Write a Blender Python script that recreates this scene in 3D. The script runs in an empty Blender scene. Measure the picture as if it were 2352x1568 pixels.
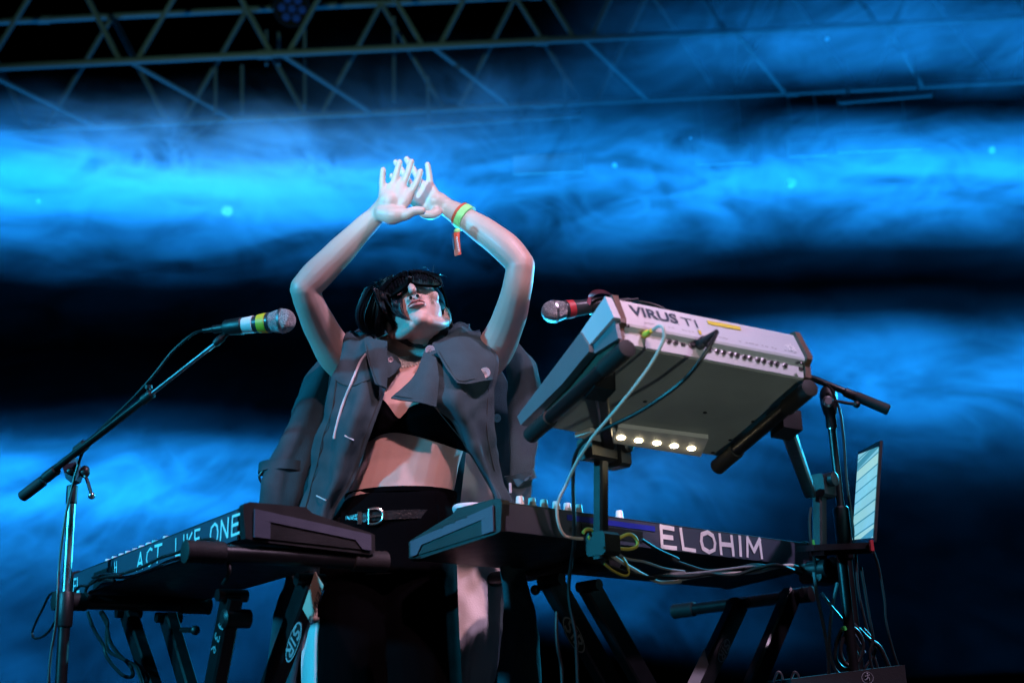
import bpy, bmesh, math, random
import numpy as np
from mathutils import Vector, Matrix, noise
from mathutils.bvhtree import BVHTree
random.seed(7)
R = math.radians
scn = bpy.context.scene
col = scn.collection

# ------------------------------------------------------------------ camera
F, IW, IH = 3100.0, 2352.0, 1568.0           # focal length in pixels of a 2352 x 1568 picture
PITCH, ROLL = R(17), R(2.3)
CAM = Vector((0, 0, .52))
FW = Vector((0, math.cos(PITCH), math.sin(PITCH)))
_u0 = Vector((0, -math.sin(PITCH), math.cos(PITCH)))
_r0 = Vector((1, 0, 0))
RT = _r0 * math.cos(ROLL) - _u0 * math.sin(ROLL)
UP = _r0 * math.sin(ROLL) + _u0 * math.cos(ROLL)
cd = bpy.data.cameras.new('camera')
cd.sensor_width = 36
cd.lens = F / IW * 36
cd.clip_start = .05
cd.clip_end = 400
cd.dof.use_dof = True
cd.dof.focus_distance = 2.95
cd.dof.aperture_fstop = 3.2
cam = bpy.data.objects.new('camera', cd)
col.objects.link(cam)
cam.matrix_world = Matrix(((RT.x, UP.x, -FW.x, CAM.x), (RT.y, UP.y, -FW.y, CAM.y), (RT.z, UP.z, -FW.z, CAM.z), (0, 0, 0, 1)))
scn.camera = cam

# ------------------------------------------------------------------ world: night sky
world = bpy.data.worlds.new('World')
scn.world = world
world.use_nodes = True
wt = world.node_tree
bg = wt.nodes['Background']
sky = wt.nodes.new('ShaderNodeTexSky')
sky.sky_type = 'NISHITA'
sky.sun_disc = False
sky.sun_elevation = R(-8)
sky.sun_rotation = R(200)
wt.links.new(sky.outputs[0], bg.inputs[0])
bg.inputs[1].default_value = .05
scn.view_settings.view_transform = 'Standard'
scn.view_settings.look = 'None'
scn.view_settings.exposure = 0
scn.view_settings.gamma = 1
scn.cycles.use_denoising = True
scn.cycles.max_bounces = 6
scn.cycles.diffuse_bounces = 3
scn.cycles.volume_bounces = 0
scn.cycles.sample_clamp_indirect = 4
scn.cycles.volume_max_steps = 256

# ------------------------------------------------------------------ stage lights and added fill lamps
def spot(name, loc, target, power, color, size, blend=.5, radius=.06):
    l = bpy.data.lights.new(name, 'SPOT')
    l.energy = power
    l.color = color
    l.spot_size = R(size)
    l.spot_blend = blend
    l.shadow_soft_size = radius
    o = bpy.data.objects.new(name, l)
    col.objects.link(o)
    o.location = loc
    o.rotation_euler = (Vector(target) - Vector(loc)).to_track_quat('-Z', 'Y').to_euler()
    return o
BLUE = (.009, .31, 1.0)
CYAN = (.03, .6, 1.0)
spot('key_light', (2.65, .2, 5.7), (0, 2.8, 1.05), 1150, (.95, .66, 1.0), 27, .7, .16)
spot('front_key_light', (1.0, -2.6, 6.0), (-.14, 2.9, .93), 1900, (1.0, .52, .58), 9.0, .9, .12)
spot('cyan_side_light', (-4.5, .3, 2.6), (-.2, 2.8, 1.3), 1500, CYAN, 40, .6, .12)
spot('cyan_back_light', (3.2, 6.6, 2.6), (-.05, 2.85, 1.40), 1300, CYAN, 30, .6, .08)
spot('forearm_fill', (-.3, 5.8, .25), (-.2, 2.85, 1.75), 2600, CYAN, 20, .6, .08)  # added lamp, stands in for the lit smoke's glow on the forearms
spot('hand_beam', (-1.6, -4.2, 1.3), (-.22, 2.75, 1.95), 4800, (.36, .76, 1.0), 7.6, 1.0, .08)
spot('underside_fill', (1.3, -1.0, .12), (.34, 2.45, 1.13), 130, (.9, 1.0, .9), 13, .9, .1)  # added fill to brighten the underside of the white synthesizer
for _x, _p in ((-4.4, 12500), (4.6, 11500)):
    spot('smoke_light', (_x, 11.8, .35), (_x * .85, 10.6, 3.4), _p, BLUE, 119, .10, .05)
spot('truss_fill', (-1.5, 1.0, 1.6), (-1.6, 8.2, 7.3), 5500, (.5, 1.0, .85), 44, .8, .1)  # added greenish fill from the front, brightens the truss

# ------------------------------------------------------------------ pixels to points
def ray(x, y):
    return FW + RT * ((x - IW / 2) / F) - UP * ((y - IH / 2) / F)
def P(x, y, Y):
    d = ray(x, y)
    return CAM + d * ((Y - CAM.y) / d.y)
def PZ(x, y, z):
    d = ray(x, y)
    return CAM + d * ((z - CAM.z) / d.z)
def PL(x, y, o, n):
    d = ray(x, y)
    return CAM + d * ((Vector(o) - CAM).dot(n) / d.dot(n))
def ppm(p):                                   # pixels per metre at a point
    return F / (p - CAM).dot(FW)
def c2(u, v): return (611.5 + .28024 * u, 564.5 + .28024 * v)
def c4(u, v): return (1176 + .38 * u, 639.7 + .38 * v)
def c5(u, v): return (.33 * u, 658.6 + .33 * v)
def c6(u, v): return (47 + .36 * u, 1110.1 + .36 * v)
def c7(u, v): return (922 + .3101 * u, 1081.9 + .3101 * v)
def c8(u, v): return (1505.3 + .3702 * u, 987.8 + .3702 * v)

# ------------------------------------------------------------------ materials
MATS = {}
def mat(name, color, rough=.5, metal=0, var=.15, scale=30, bump=0, bscale=120, coat=0, sss=0, aniso=None, emit=None, estr=0, spec=.5):
    m = bpy.data.materials.new(name)
    m.use_nodes = True
    nt = m.node_tree
    b = nt.nodes['Principled BSDF']
    tc = nt.nodes.new('ShaderNodeTexCoord')
    n = nt.nodes.new('ShaderNodeTexNoise')
    n.inputs['Scale'].default_value = scale
    n.inputs['Detail'].default_value = 4
    nt.links.new(tc.outputs['Object'], n.inputs['Vector'])
    mx = nt.nodes.new('ShaderNodeMix')
    mx.data_type = 'RGBA'
    lo = [c * (1 - var) for c in color]
    hi = [min(1, c * (1 + var)) for c in color]
    mx.inputs[6].default_value = (*lo, 1)
    mx.inputs[7].default_value = (*hi, 1)
    nt.links.new(n.outputs['Fac'], mx.inputs[0])
    nt.links.new(mx.outputs[2], b.inputs['Base Color'])
    mr = nt.nodes.new('ShaderNodeMapRange')
    mr.inputs['To Min'].default_value = max(0, rough - .12)
    mr.inputs['To Max'].default_value = min(1, rough + .12)
    nt.links.new(n.outputs['Fac'], mr.inputs['Value'])
    nt.links.new(mr.outputs[0], b.inputs['Roughness'])
    b.inputs['Metallic'].default_value = metal
    b.inputs['Coat Weight'].default_value = coat
    b.inputs['Specular IOR Level'].default_value = spec
    if sss:
        b.inputs['Subsurface Weight'].default_value = sss
        b.inputs['Subsurface Radius'].default_value = (.012, .005, .003)
        b.inputs['Subsurface Scale'].default_value = 1
    if bump:
        n2 = nt.nodes.new('ShaderNodeTexNoise')
        n2.inputs['Scale'].default_value = bscale
        n2.inputs['Detail'].default_value = 3
        nt.links.new(tc.outputs['Object'], n2.inputs['Vector'])
        bp = nt.nodes.new('ShaderNodeBump')
        bp.inputs['Strength'].default_value = bump
        bp.inputs['Distance'].default_value = .002
        nt.links.new(n2.outputs['Fac'], bp.inputs['Height'])
        nt.links.new(bp.outputs[0], b.inputs['Normal'])
    if emit:
        b.inputs['Emission Color'].default_value = (*emit, 1)
        b.inputs['Emission Strength'].default_value = estr
    MATS[name] = m
    return m
mat('black_plastic', (.009, .0095, .011), .45, bump=.25, bscale=400)
mat('dark_panel', (.050, .058, .092), .5, bump=.3, bscale=500)
mat('black_metal', (.006, .006, .007), .35, bump=.1, bscale=200)
mat('rubber', (.006, .006, .007), .7, bump=.3, bscale=300)
mat('chrome', (.75, .75, .76), .28, metal=1, var=.05)
mat('grille', (.42, .42, .44), .35, metal=1, var=.1)
mat('steel', (.4, .4, .42), .35, metal=1)
mat('white_plastic', (.50, .52, .57), .42, var=.06, scale=14, bump=.08, bscale=300)
mat('grey_steel', (.25, .265, .25), .5, metal=.0, var=.42, scale=7, bump=.12, bscale=260)
mat('blue_grey_plastic', (.12, .14, .16), .42, bump=.15, bscale=350)
mat('wood', (.10, .055, .04), .45, var=.4, scale=18)
mat('ink', (.012, .03, .06), .5)
mat('grey_ink', (.3, .3, .32), .6)
mat('white_paint', (.85, .83, .85), .6, var=.1, scale=60)
mat('white_tape', (.66, .64, .64), .6, var=.08, bump=.3)
mat('beige_tape', (.42, .38, .30), .6, var=.1, bump=.3)
mat('yellow_tape', (.62, .50, .03), .5, var=.1, bump=.2)
mat('blue_tape', (.02, .03, .38), .5, var=.1, bump=.2)
mat('red_tape', (.45, .03, .04), .5, var=.1, bump=.2)
mat('green_tape', (.05, .5, .08), .5, var=.1)
mat('pink_ribbon', (.5, .13, .2), .6)
mat('knob_white', (.70, .66, .64), .4)
mat('cable_black', (.007, .007, .008), .45)
mat('cable_white', (.55, .52, .48), .5)
mat('cable_warm_lit', (.45, .36, .06), .5)  # warm light on the cable loops is put into this colour
mat('cable_grey', (.2, .2, .21), .5)
mat('sticker', (.30, .31, .33), .5, var=.2)
mat('truss_paint', (.008, .011, .0095), .8, spec=.15, var=.35, scale=6)
mat('panel_grey', (.16, .19, .15), .6, var=.2, scale=2)
mat('skin', (.53, .35, .31), .48, var=.09, scale=16, bump=.10, bscale=240, sss=.12)
mat('lip', (.34, .10, .10), .4)
mat('hair', (.004, .005, .009), .42, var=.3, scale=60, spec=.4)
mat('glass_black', (.002, .002, .003), .3, coat=.1)
mat('coat', (.034, .060, .074), .85, var=.25, scale=40, bump=.6, bscale=500, spec=.2)
mat('coat_dark', (.02, .03, .033), .9)
mat('matte_black', (.0008, .0008, .001), .95, spec=.02)
mat('coat_edge', (.5, .48, .5), .7)
mat('button', (.38, .32, .36), .35)
mat('black_cloth', (.0009, .0009, .0014), .9, bump=.3, bscale=500, spec=.03)
mat('white_cloth', (.62, .58, .58), .75, var=.1, scale=20, bump=.3, bscale=300)
mat('leather', (.012, .012, .013), .28, bump=.6, bscale=160)
mat('silver', (.72, .70, .66), .22, metal=1)
mat('rhinestone', (.8, .8, .74), .25, metal=.1, var=.4, scale=200)
mat('neon_band', (.35, .75, .25), .5, var=.4, scale=80)
mat('red_ribbon', (.55, .07, .03), .6)
_m = mat('flake', (.85, .85, .85), .6)
_t = _m.node_tree.nodes.new('ShaderNodeBsdfTranslucent'); _t.inputs[0].default_value = (.9, .9, .9, 1)
_x = _m.node_tree.nodes.new('ShaderNodeMixShader'); _x.inputs[0].default_value = .6
_m.node_tree.links.new(_m.node_tree.nodes['Principled BSDF'].outputs[0], _x.inputs[1]); _m.node_tree.links.new(_t.outputs[0], _x.inputs[2]); _m.node_tree.links.new(_x.outputs[0], _m.node_tree.nodes['Material Output'].inputs[0])
mat('stage_deck', (.02, .02, .02), .6, var=.3, scale=3, bump=.3)
mat('led', (.9, .85, .7), .4, emit=(1, .82, .5), estr=26)
mat('led_bar', (.5, .48, .45), .35)
mat('lamp_lens', (.001, .002, .006), .9, spec=.02, emit=(.03, .2, 1), estr=.04)

# ------------------------------------------------------------------ mesh builder
class MB:
    def __init__(s): s.v, s.f = [], []
    def add(s, v, f):
        o = len(s.v)
        s.v += [Vector(p) for p in v]
        s.f += [[i + o for i in q] for q in f]
        return s
    def box(s, o, a, b, c):                 # corner + three edge vectors
        o, a, b, c = map(Vector, (o, a, b, c))
        v = [o, o + a, o + a + b, o + b, o + c, o + a + c, o + a + b + c, o + b + c]
        f = [[0, 3, 2, 1], [4, 5, 6, 7], [0, 1, 5, 4], [1, 2, 6, 5], [2, 3, 7, 6], [3, 0, 4, 7]]
        if a.cross(b).dot(c) < 0: f = [q[::-1] for q in f]
        return s.add(v, f)
    def cbox(s, ctr, a, b, c):              # centre + full edge vectors
        ctr, a, b, c = map(Vector, (ctr, a, b, c))
        return s.box(ctr - (a + b + c) / 2, a, b, c)
    def bbox(s, ctr, a, b, c, r):           # box with chamfered long edges (section in b, c)
        ctr, a, b, c = map(Vector, (ctr, a, b, c))
        B, Cc = b.normalized() * r, c.normalized() * r
        h, k = b / 2, c / 2
        sec = [h - B + k, -h + B + k, -h + k - Cc, -h - k + Cc, -h + B - k, h - B - k, h - k + Cc, h + k - Cc]
        n = len(sec)
        v = [ctr - a / 2 + q for q in sec] + [ctr + a / 2 + q for q in sec]
        f = [[i, (i + 1) % n, n + (i + 1) % n, n + i] for i in range(n)] + [list(range(n))[::-1], list(range(n, 2 * n))]
        return s.add(v, f)
    def prism(s, poly, vec):
        poly = [Vector(p) for p in poly]; vec = Vector(vec)
        n = len(poly)
        v = poly + [p + vec for p in poly]
        f = [[i, (i + 1) % n, n + (i + 1) % n, n + i] for i in range(n)] + [list(range(n))[::-1], list(range(n, 2 * n))]
        return s.add(v, f)
    def tube(s, pts, r, seg=10, caps=True, flat=None):
        pts = [Vector(p) for p in pts]
        n = len(pts)
        rs = r if isinstance(r, (list, tuple)) else [r] * n
        t0 = (pts[1] - pts[0]).normalized()
        nrm = t0.orthogonal().normalized()
        v, f = [], []
        for i, p in enumerate(pts):
            t = (pts[min(i + 1, n - 1)] - pts[max(i - 1, 0)]).normalized()
            nrm = (nrm - t * nrm.dot(t)).normalized()
            bi = t.cross(nrm)
            for k in range(seg):
                a = 2 * math.pi * k / seg
                v.append(p + (nrm * math.cos(a) + bi * math.sin(a)) * rs[i])
        for i in range(n - 1):
            for k in range(seg):
                f.append([i * seg + k, i * seg + (k + 1) % seg, (i + 1) * seg + (k + 1) % seg, (i + 1) * seg + k])
        if caps:
            f.append(list(range(seg))[::-1]); f.append(list(range((n - 1) * seg, n * seg)))
        return s.add(v, f)
    def lathe(s, o, ax, prof, seg=20):      # prof: (distance along ax, radius)
        o, ax = Vector(o), Vector(ax).normalized()
        x = ax.orthogonal().normalized(); y = ax.cross(x)
        v, f = [], []
        for d, r in prof:
            for k in range(seg):
                a = 2 * math.pi * k / seg
                v.append(o + ax * d + (x * math.cos(a) + y * math.sin(a)) * max(r, 1e-5))
        n = len(prof)
        for i in range(n - 1):
            for k in range(seg):
                f.append([i * seg + k, i * seg + (k + 1) % seg, (i + 1) * seg + (k + 1) % seg, (i + 1) * seg + k])
        f.append(list(range(seg))[::-1]); f.append(list(range((n - 1) * seg, n * seg)))
        return s.add(v, f)
    def ball(s, c, r, ax=None, seg=14, rings=9):   # ellipsoid; r scalar or 3, ax 3 axes
        c = Vector(c)
        rr = r if isinstance(r, (tuple, list)) else (r, r, r)
        A = ax or (Vector((1, 0, 0)), Vector((0, 1, 0)), Vector((0, 0, 1)))
        v, f = [], []
        for i in range(1, rings):
            th = math.pi * i / rings
            for k in range(seg):
                a = 2 * math.pi * k / seg
                v.append(c + A[0] * (rr[0] * math.sin(th) * math.cos(a)) + A[1] * (rr[1] * math.sin(th) * math.sin(a)) + A[2] * (rr[2] * math.cos(th)))
        top, bot = len(v), len(v) + 1
        v += [c + A[2] * rr[2], c - A[2] * rr[2]]
        m = rings - 1
        for i in range(m - 1):
            for k in range(seg):
                f.append([i * seg + k, (i + 1) * seg + k, (i + 1) * seg + (k + 1) % seg, i * seg + (k + 1) % seg])
        for k in range(seg):
            f.append([top, k, (k + 1) % seg]); f.append([bot, (m - 1) * seg + (k + 1) % seg, (m - 1) * seg + k])
        return s.add(v, f)
    def limb(s, pts, rs, seg=16, sub=6):    # tapered capsule chain, closed ends
        pp, rr = smooth_path(pts, sub, rs)
        s.tube(pp, rr, seg)
        s.ball(pp[0], rr[0], seg=seg); s.ball(pp[-1], rr[-1], seg=seg)
        return s
    def mesh(s, name, smooth=True, org=Vector((0, 0, 0)), angle=35):
        me = bpy.data.meshes.new(name)
        me.from_pydata([tuple(p - org) for p in s.v], [], s.f)
        me.validate()
        bm = bmesh.new(); bm.from_mesh(me)
        bmesh.ops.recalc_face_normals(bm, faces=bm.faces)
        if smooth:
            for f in bm.faces: f.smooth = True
            for e in bm.edges:
                if len(e.link_faces) == 2 and e.calc_face_angle(0) > R(angle): e.smooth = False
        bm.to_mesh(me); bm.free()
        return me
    def build(s, name, m, parent=None, smooth=True, angle=35):
        org = parent['_o'] if False else (world_loc(parent) if parent else Vector((0, 0, 0)))
        me = s.mesh(name, smooth, org, angle)
        o = bpy.data.objects.new(name, me)
        col.objects.link(o)
        me.materials.append(MATS[m] if isinstance(m, str) else m)
        if parent: o.parent = parent
        return o
LOC = {}
def world_loc(o):
    p = Vector((0, 0, 0))
    while o:
        p += o.location; o = o.parent
    return p
def smooth_path(pts, sub=8, rs=None):
    pts = [Vector(p) for p in pts]
    n = len(pts)
    out, ro = [], []
    for i in range(n - 1):
        p0, p1, p2, p3 = pts[max(i - 1, 0)], pts[i], pts[i + 1], pts[min(i + 2, n - 1)]
        for k in range(sub):
            t = k / sub
            out.append(.5 * ((2 * p1) + (p2 - p0) * t + (2 * p0 - 5 * p1 + 4 * p2 - p3) * t * t + (3 * p1 - p0 - 3 * p2 + p3) * t ** 3))
            if rs: ro.append(rs[i] + (rs[i + 1] - rs[i]) * (t * t * (3 - 2 * t)))
    out.append(pts[-1])
    if rs:
        ro.append(rs[-1]); return out, ro
    return out
def tag(o, label, cat, group=None, kind=None):
    o['label'] = label; o['category'] = cat
    if group: o['group'] = group
    if kind: o['kind'] = kind
    return o
def thing(name, loc, label, cat, group=None):
    o = bpy.data.objects.new(name, None)
    o.empty_display_size = .05
    col.objects.link(o)
    o.location = loc
    return tag(o, label, cat, group)
def copy_tree(o, delta, parent=None):
    c = o.copy(); col.objects.link(c)
    if parent: c.parent = parent
    else: c.location = o.location + delta
    for ch in list(o.children): copy_tree(ch, delta, c)
    return c
# text and strokes --------------------------------------------------------
def text_mesh(string, o, xd, yd, height, offset=.0, xs=1.0):
    cu = bpy.data.curves.new('lettering', 'FONT')
    cu.body = string; cu.size = 1; cu.offset = offset
    ob = bpy.data.objects.new('lettering', cu)
    col.objects.link(ob)
    dg = bpy.context.evaluated_depsgraph_get()
    me = bpy.data.meshes.new_from_object(ob.evaluated_get(dg))
    bpy.data.objects.remove(ob)
    xd, yd = Vector(xd).normalized(), Vector(yd).normalized()
    k = height / .7
    mb = MB()
    mb.add([Vector(o) + xd * (v.co.x * k * xs) + yd * (v.co.y * k) for v in me.vertices], [list(p.vertices) for p in me.polygons])
    bpy.data.meshes.remove(me)
    return mb
GL = {  # hand-lettered capitals as strokes in a unit cell
 'E': [[(.1, 0), (.1, 1)], [(.1, 1), (.62, .97)], [(.1, .52), (.55, .52)], [(.1, .02), (.65, .03)]],
 'L': [[(.1, 1), (.12, .02)], [(.1, .02), (.62, .0)]],
 'O': [[(.4, 1), (.15, .85), (.08, .5), (.15, .15), (.4, 0), (.62, .15), (.68, .5), (.6, .85), (.4, 1)]],
 'H': [[(.1, 1), (.1, 0)], [(.62, 1), (.64, 0)], [(.1, .5), (.62, .52)]],
 'I': [[(.14, 1), (.16, 0)]],
 'M': [[(.06, 0), (.1, 1)], [(.1, 1), (.38, .3)], [(.38, .3), (.68, 1)], [(.68, 1), (.72, 0)]],
 'A': [[(.02, 0), (.32, 1)], [(.32, 1), (.6, 0)], [(.12, .38), (.52, .38)]],
 'C': [[(.6, .88), (.4, 1), (.16, .82), (.1, .45), (.2, .12), (.42, 0), (.62, .14)]],
 'T': [[(.02, 1), (.68, .96)], [(.34, 1), (.32, 0)]],
 'K': [[(.1, 1), (.1, 0)], [(.6, 1), (.12, .48)], [(.2, .54), (.62, 0)]],
 'N': [[(.08, 0), (.1, 1)], [(.1, 1), (.6, .03)], [(.6, .03), (.62, 1)]],
 'S': [[(.6, .9), (.38, 1), (.14, .85), (.2, .6), (.5, .45), (.62, .22), (.4, 0), (.1, .1)]],
 'R': [[(.1, 0), (.1, 1)], [(.1, 1), (.5, .95), (.62, .75), (.48, .55), (.1, .5)], [(.35, .5), (.64, 0)]],
 '2': [[(.1, .8), (.3, 1), (.55, .85), (.5, .55), (.1, .05)], [(.1, .05), (.65, .05)]],
 '9': [[(.6, .7), (.4, 1), (.12, .8), (.2, .55), (.6, .65)], [(.6, .7), (.5, 0)]],
 '3': [[(.1, .95), (.5, 1), (.6, .75), (.3, .52)], [(.3, .52), (.62, .4), (.55, .05), (.1, .05)]],
 '6': [[(.55, .98), (.2, .6), (.1, .25), (.35, 0), (.6, .25), (.4, .5), (.15, .35)]],
}
def strokes(string, o, xd, yd, h, wd, nrm, adv=.82, xs=1.0, jit=.03, seed=1):
    rnd = random.Random(seed)
    o, xd, yd, nrm = Vector(o), Vector(xd).normalized(), Vector(yd).normalized(), Vector(nrm).normalized()
    mb = MB(); x = 0; lift = 0
    for ch in string:
        if ch == ' ':
            x += .55; continue
        dy = rnd.uniform(-jit, jit); rot = rnd.uniform(-jit, jit)
        for st in GL[ch]:
            pts = [o + xd * ((x + px + rot * py + rnd.uniform(-jit, jit) * .5) * h * xs) + yd * ((py + dy) * h) for px, py in st]
            lift += .00006
            for i in range(len(pts) - 1):
                a, b = pts[i], pts[i + 1]
                t = (b - a).normalized(); sd = t.cross(nrm).normalized() * wd / 2 * rnd.uniform(.85, 1.1)
                a = a - t * wd * .25; b = b + t * wd * .25
                z = nrm * (.0006 + lift)
                mb.add([a - sd + z, b - sd + z, b + sd + z, a + sd + z], [[0, 1, 2, 3]])
        x += adv * (.48 if ch == 'I' else 1)
    return mb
# cloth -------------------------------------------------------------------
def grid_pts(rows, nu, nv):
    rr = [smooth_path(r, nu) for r in rows]
    cols = [smooth_path([r[i] for r in rr], nv) for i in range(len(rr[0]))]
    return [[cols[i][j] for i in range(len(cols))] for j in range(len(cols[0]))]
def cloth(rows, nu=8, nv=8, fold=.006, freq=3.0, seed=0, thick=.003, rough=.004, closed=False):
    g = grid_pts(rows, nu, nv)
    nr, nc = len(g), len(g[0])
    N = [[None] * nc for _ in range(nr)]
    for j in range(nr):
        for i in range(nc):
            du = g[j][min(i + 1, nc - 1)] - g[j][max(i - 1, 0)]
            dv = g[min(j + 1, nr - 1)][i] - g[max(j - 1, 0)][i]
            n = du.cross(dv)
            n = n.normalized() if n.length > 1e-9 else Vector((0, -1, 0))
            if n.dot(CAM - g[j][i]) < 0: n = -n
            N[j][i] = n
    rnd = random.Random(seed)
    ph = rnd.uniform(0, 6)
    G = []
    for j in range(nr):
        row = []
        for i in range(nc):
            u, v = i / (nc - 1), j / (nr - 1)
            p = g[j][i]
            w = noise.noise(Vector((p.x * 3, p.z * 2, seed * 3.1)))
            d = fold * math.sin(2 * math.pi * freq * u + ph + 1.6 * w + v * 1.2) * (.35 + .65 * v)
            d += rough * noise.noise(Vector((p.x * 14, p.y * 14, p.z * 9 + seed)))
            d += rough * .5 * noise.noise(Vector((p.x * 40, p.y * 40, p.z * 30 + seed)))
            row.append(p + N[j][i] * d)
        G.append(row)
    mb = MB()
    fr = [G[j][i] for j in range(nr) for i in range(nc)]
    bk = [G[j][i] - N[j][i] * thick for j in range(nr) for i in range(nc)]
    f = []
    M_ = nr * nc
    for j in range(nr - 1):
        for i in range(nc - 1):
            a, b, c, d = j * nc + i, j * nc + i + 1, (j + 1) * nc + i + 1, (j + 1) * nc + i
            f.append([a, b, c, d]); f.append([M_ + d, M_ + c, M_ + b, M_ + a])
    for i in range(nc - 1):
        f.append([i + 1, i, M_ + i, M_ + i + 1]); k = (nr - 1) * nc + i
        f.append([k, k + 1, M_ + k + 1, M_ + k])
    for j in range(nr - 1):
        a, b = j * nc, (j + 1) * nc
        f.append([a, b, M_ + b, M_ + a]); a, b = a + nc - 1, b + nc - 1
        f.append([b, a, M_ + a, M_ + b])
    mb.add(fr + bk, f)
    return mb
def px_rows(rows):
    return [[P(*q) for q in r] for r in rows]

# ================================================================== the setting
mb = MB(); mb.box((-40, -1.2, -.3), (80, 0, 0), (0, 60, 0), (0, 0, .3))
o = mb.build('stage_floor', 'stage_deck'); o['kind'] = 'structure'
mb = MB(); mb.add([(-300, -300, -1.5), (300, -300, -1.5), (300, 300, -1.5), (-300, 300, -1.5)], [[0, 1, 2, 3]])
o = mb.build('ground', 'stage_deck'); o['kind'] = 'structure'

# smoke behind the performer, lit by blue floor lamps; light beams are shaped as dense layers
SY = 8.6
def zy(y): return P(1176, y, SY).z
m = bpy.data.materials.new('stage_smoke'); m.use_nodes = True
nt = m.node_tree; nt.nodes.clear()
out = nt.nodes.new('ShaderNodeOutputMaterial'); vol = nt.nodes.new('ShaderNodeVolumePrincipled')
nt.links.new(vol.outputs[0], out.inputs['Volume'])
vol.inputs['Color'].default_value = (.9, .93, 1, 1); vol.inputs['Anisotropy'].default_value = .1
tc = nt.nodes.new('ShaderNodeTexCoord')
sep = nt.nodes.new('ShaderNodeSeparateXYZ'); nt.links.new(tc.outputs['Object'], sep.inputs[0])
def M_(op, a, b=None, c=None):
    n = nt.nodes.new('ShaderNodeMath'); n.operation = op
    for i, q in enumerate((a, b, c)):
        if q is None: continue
        if isinstance(q, (int, float)): n.inputs[i].default_value = q
        else: nt.links.new(q, n.inputs[i])
    return n.outputs[0]
def noise_node(scale, sx, sy, sz, detail=3, dist=0.0, rough=.5):
    mp = nt.nodes.new('ShaderNodeMapping'); mp.inputs['Scale'].default_value = (sx, sy, sz)
    nt.links.new(SHEAR.outputs[0], mp.inputs[0])
    n = nt.nodes.new('ShaderNodeTexNoise'); n.inputs['Scale'].default_value = scale
    n.inputs['Detail'].default_value = detail; n.inputs['Distortion'].default_value = dist; n.inputs['Roughness'].default_value = rough
    nt.links.new(mp.outputs[0], n.inputs['Vector'])
    return n.outputs['Fac']
X_, Y_, Z_ = sep.outputs
zt = M_('SUBTRACT', Z_, M_('MULTIPLY', M_('SUBTRACT', Y_, SY), .36))
SHEAR = nt.nodes.new('ShaderNodeCombineXYZ')      # leans the wisps and beam bands back so both stay sharp
nt.links.new(X_, SHEAR.inputs[0]); nt.links.new(Y_, SHEAR.inputs[1]); nt.links.new(zt, SHEAR.inputs[2])
zt = M_('ADD', zt, M_('MULTIPLY', X_, math.tan(ROLL)))
n1 = noise_node(.55, 1, 1, 1.6, 2, .3)
zt = M_('ADD', zt, M_('MULTIPLY', M_('SUBTRACT', n1, .5), .40))
za, zb = zy(1640), zy(-60)
t = M_('DIVIDE', M_('SUBTRACT', zt, za), zb - za)
def ramp(prof):
    n = nt.nodes.new('ShaderNodeValToRGB')
    e = n.color_ramp.elements
    pr = sorted([((zy(y) - za) / (zb - za), v) for y, v in prof])
    while len(e) < len(pr): e.new(.5)
    for i, (p, v) in enumerate(pr):
        e[i].position = p; e[i].color = (v, v, v, 1)
    nt.links.new(t, n.inputs[0])
    return n.outputs[0]
PROF_L = [(175, 0), (225, .08), (285, .42), (350, .95), (385, 1.7), (415, 1.6), (450, .9), (510, .42), (590, .15), (660, .02), (800, .005), (940, .012), (1010, .10), (1080, .50), (1160, .50), (1240, .34), (1330, .18), (1420, .10), (1568, .09)]  # bright beams and the dark between them, set as density by height
PROF_M = [(70, 0), (120, .04), (180, .18), (260, .30), (330, .48), (430, .56), (510, .32), (570, .12), (640, .02), (820, .01), (930, .05), (1000, .22), (1090, .36), (1180, .27), (1290, .13), (1380, .24), (1470, .2), (1568, .08)]
PROF_R = [(-40, .15), (40, .40), (110, .50), (170, .25), (212, .04), (270, .008), (310, .34), (390, 1.05), (440, .68), (510, .28), (570, .06), (650, .008), (720, .06), (790, .32), (850, .42), (930, .28), (1010, .13), (1100, .03), (1250, .015), (1568, .015)]
rl, rm, rr_ = ramp(PROF_L), ramp(PROF_M), ramp(PROF_R)
def mixf(f, a, b): return M_('ADD', a, M_('MULTIPLY', f, M_('SUBTRACT', b, a)))
def sstep(v, a, b):
    n = nt.nodes.new('ShaderNodeMapRange'); n.interpolation_type = 'SMOOTHSTEP'
    nt.links.new(v, n.inputs['Value']); n.inputs['From Min'].default_value = a; n.inputs['From Max'].default_value = b
    return n.outputs[0]
xl, xm, xr = P(550, 700, SY).x, P(1200, 700, SY).x, P(1950, 700, SY).x
prof = mixf(sstep(X_, xl, xm), rl, rm)
prof = mixf(sstep(X_, xm, xr), prof, rr_)
prof = M_('POWER', prof, 1.6)
n2 = noise_node(1.5, .45, .22, 1.35, 4, 1.9, .6)
n3 = noise_node(2.2, .75, .2, .95, 4, 2.2, .55)
rid = M_('SUBTRACT', 1.0, M_('MULTIPLY', M_('ABSOLUTE', M_('SUBTRACT', n3, .5)), 5.0))
rid = M_('MAXIMUM', rid, 0.0)
wis = M_('ADD', M_('MULTIPLY', sstep(n2, .38, .66), .85), M_('MULTIPLY', M_('MULTIPLY', rid, rid), .6))
dens = M_('MULTIPLY', prof, M_('ADD', M_('MULTIPLY', wis, 1.35), .13))
dens = M_('MULTIPLY', dens, .60)
nt.links.new(dens, vol.inputs['Density'])
m.cycles.volume_step_rate = .26
MATS['stage_smoke'] = m
mb = MB(); mb.box((-5.6, 8.0, .9), (11.2, 0, 0), (0, 1.2, 0), (0, 0, 6.0))
o = mb.build('stage_smoke', 'stage_smoke', smooth=False)
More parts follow.
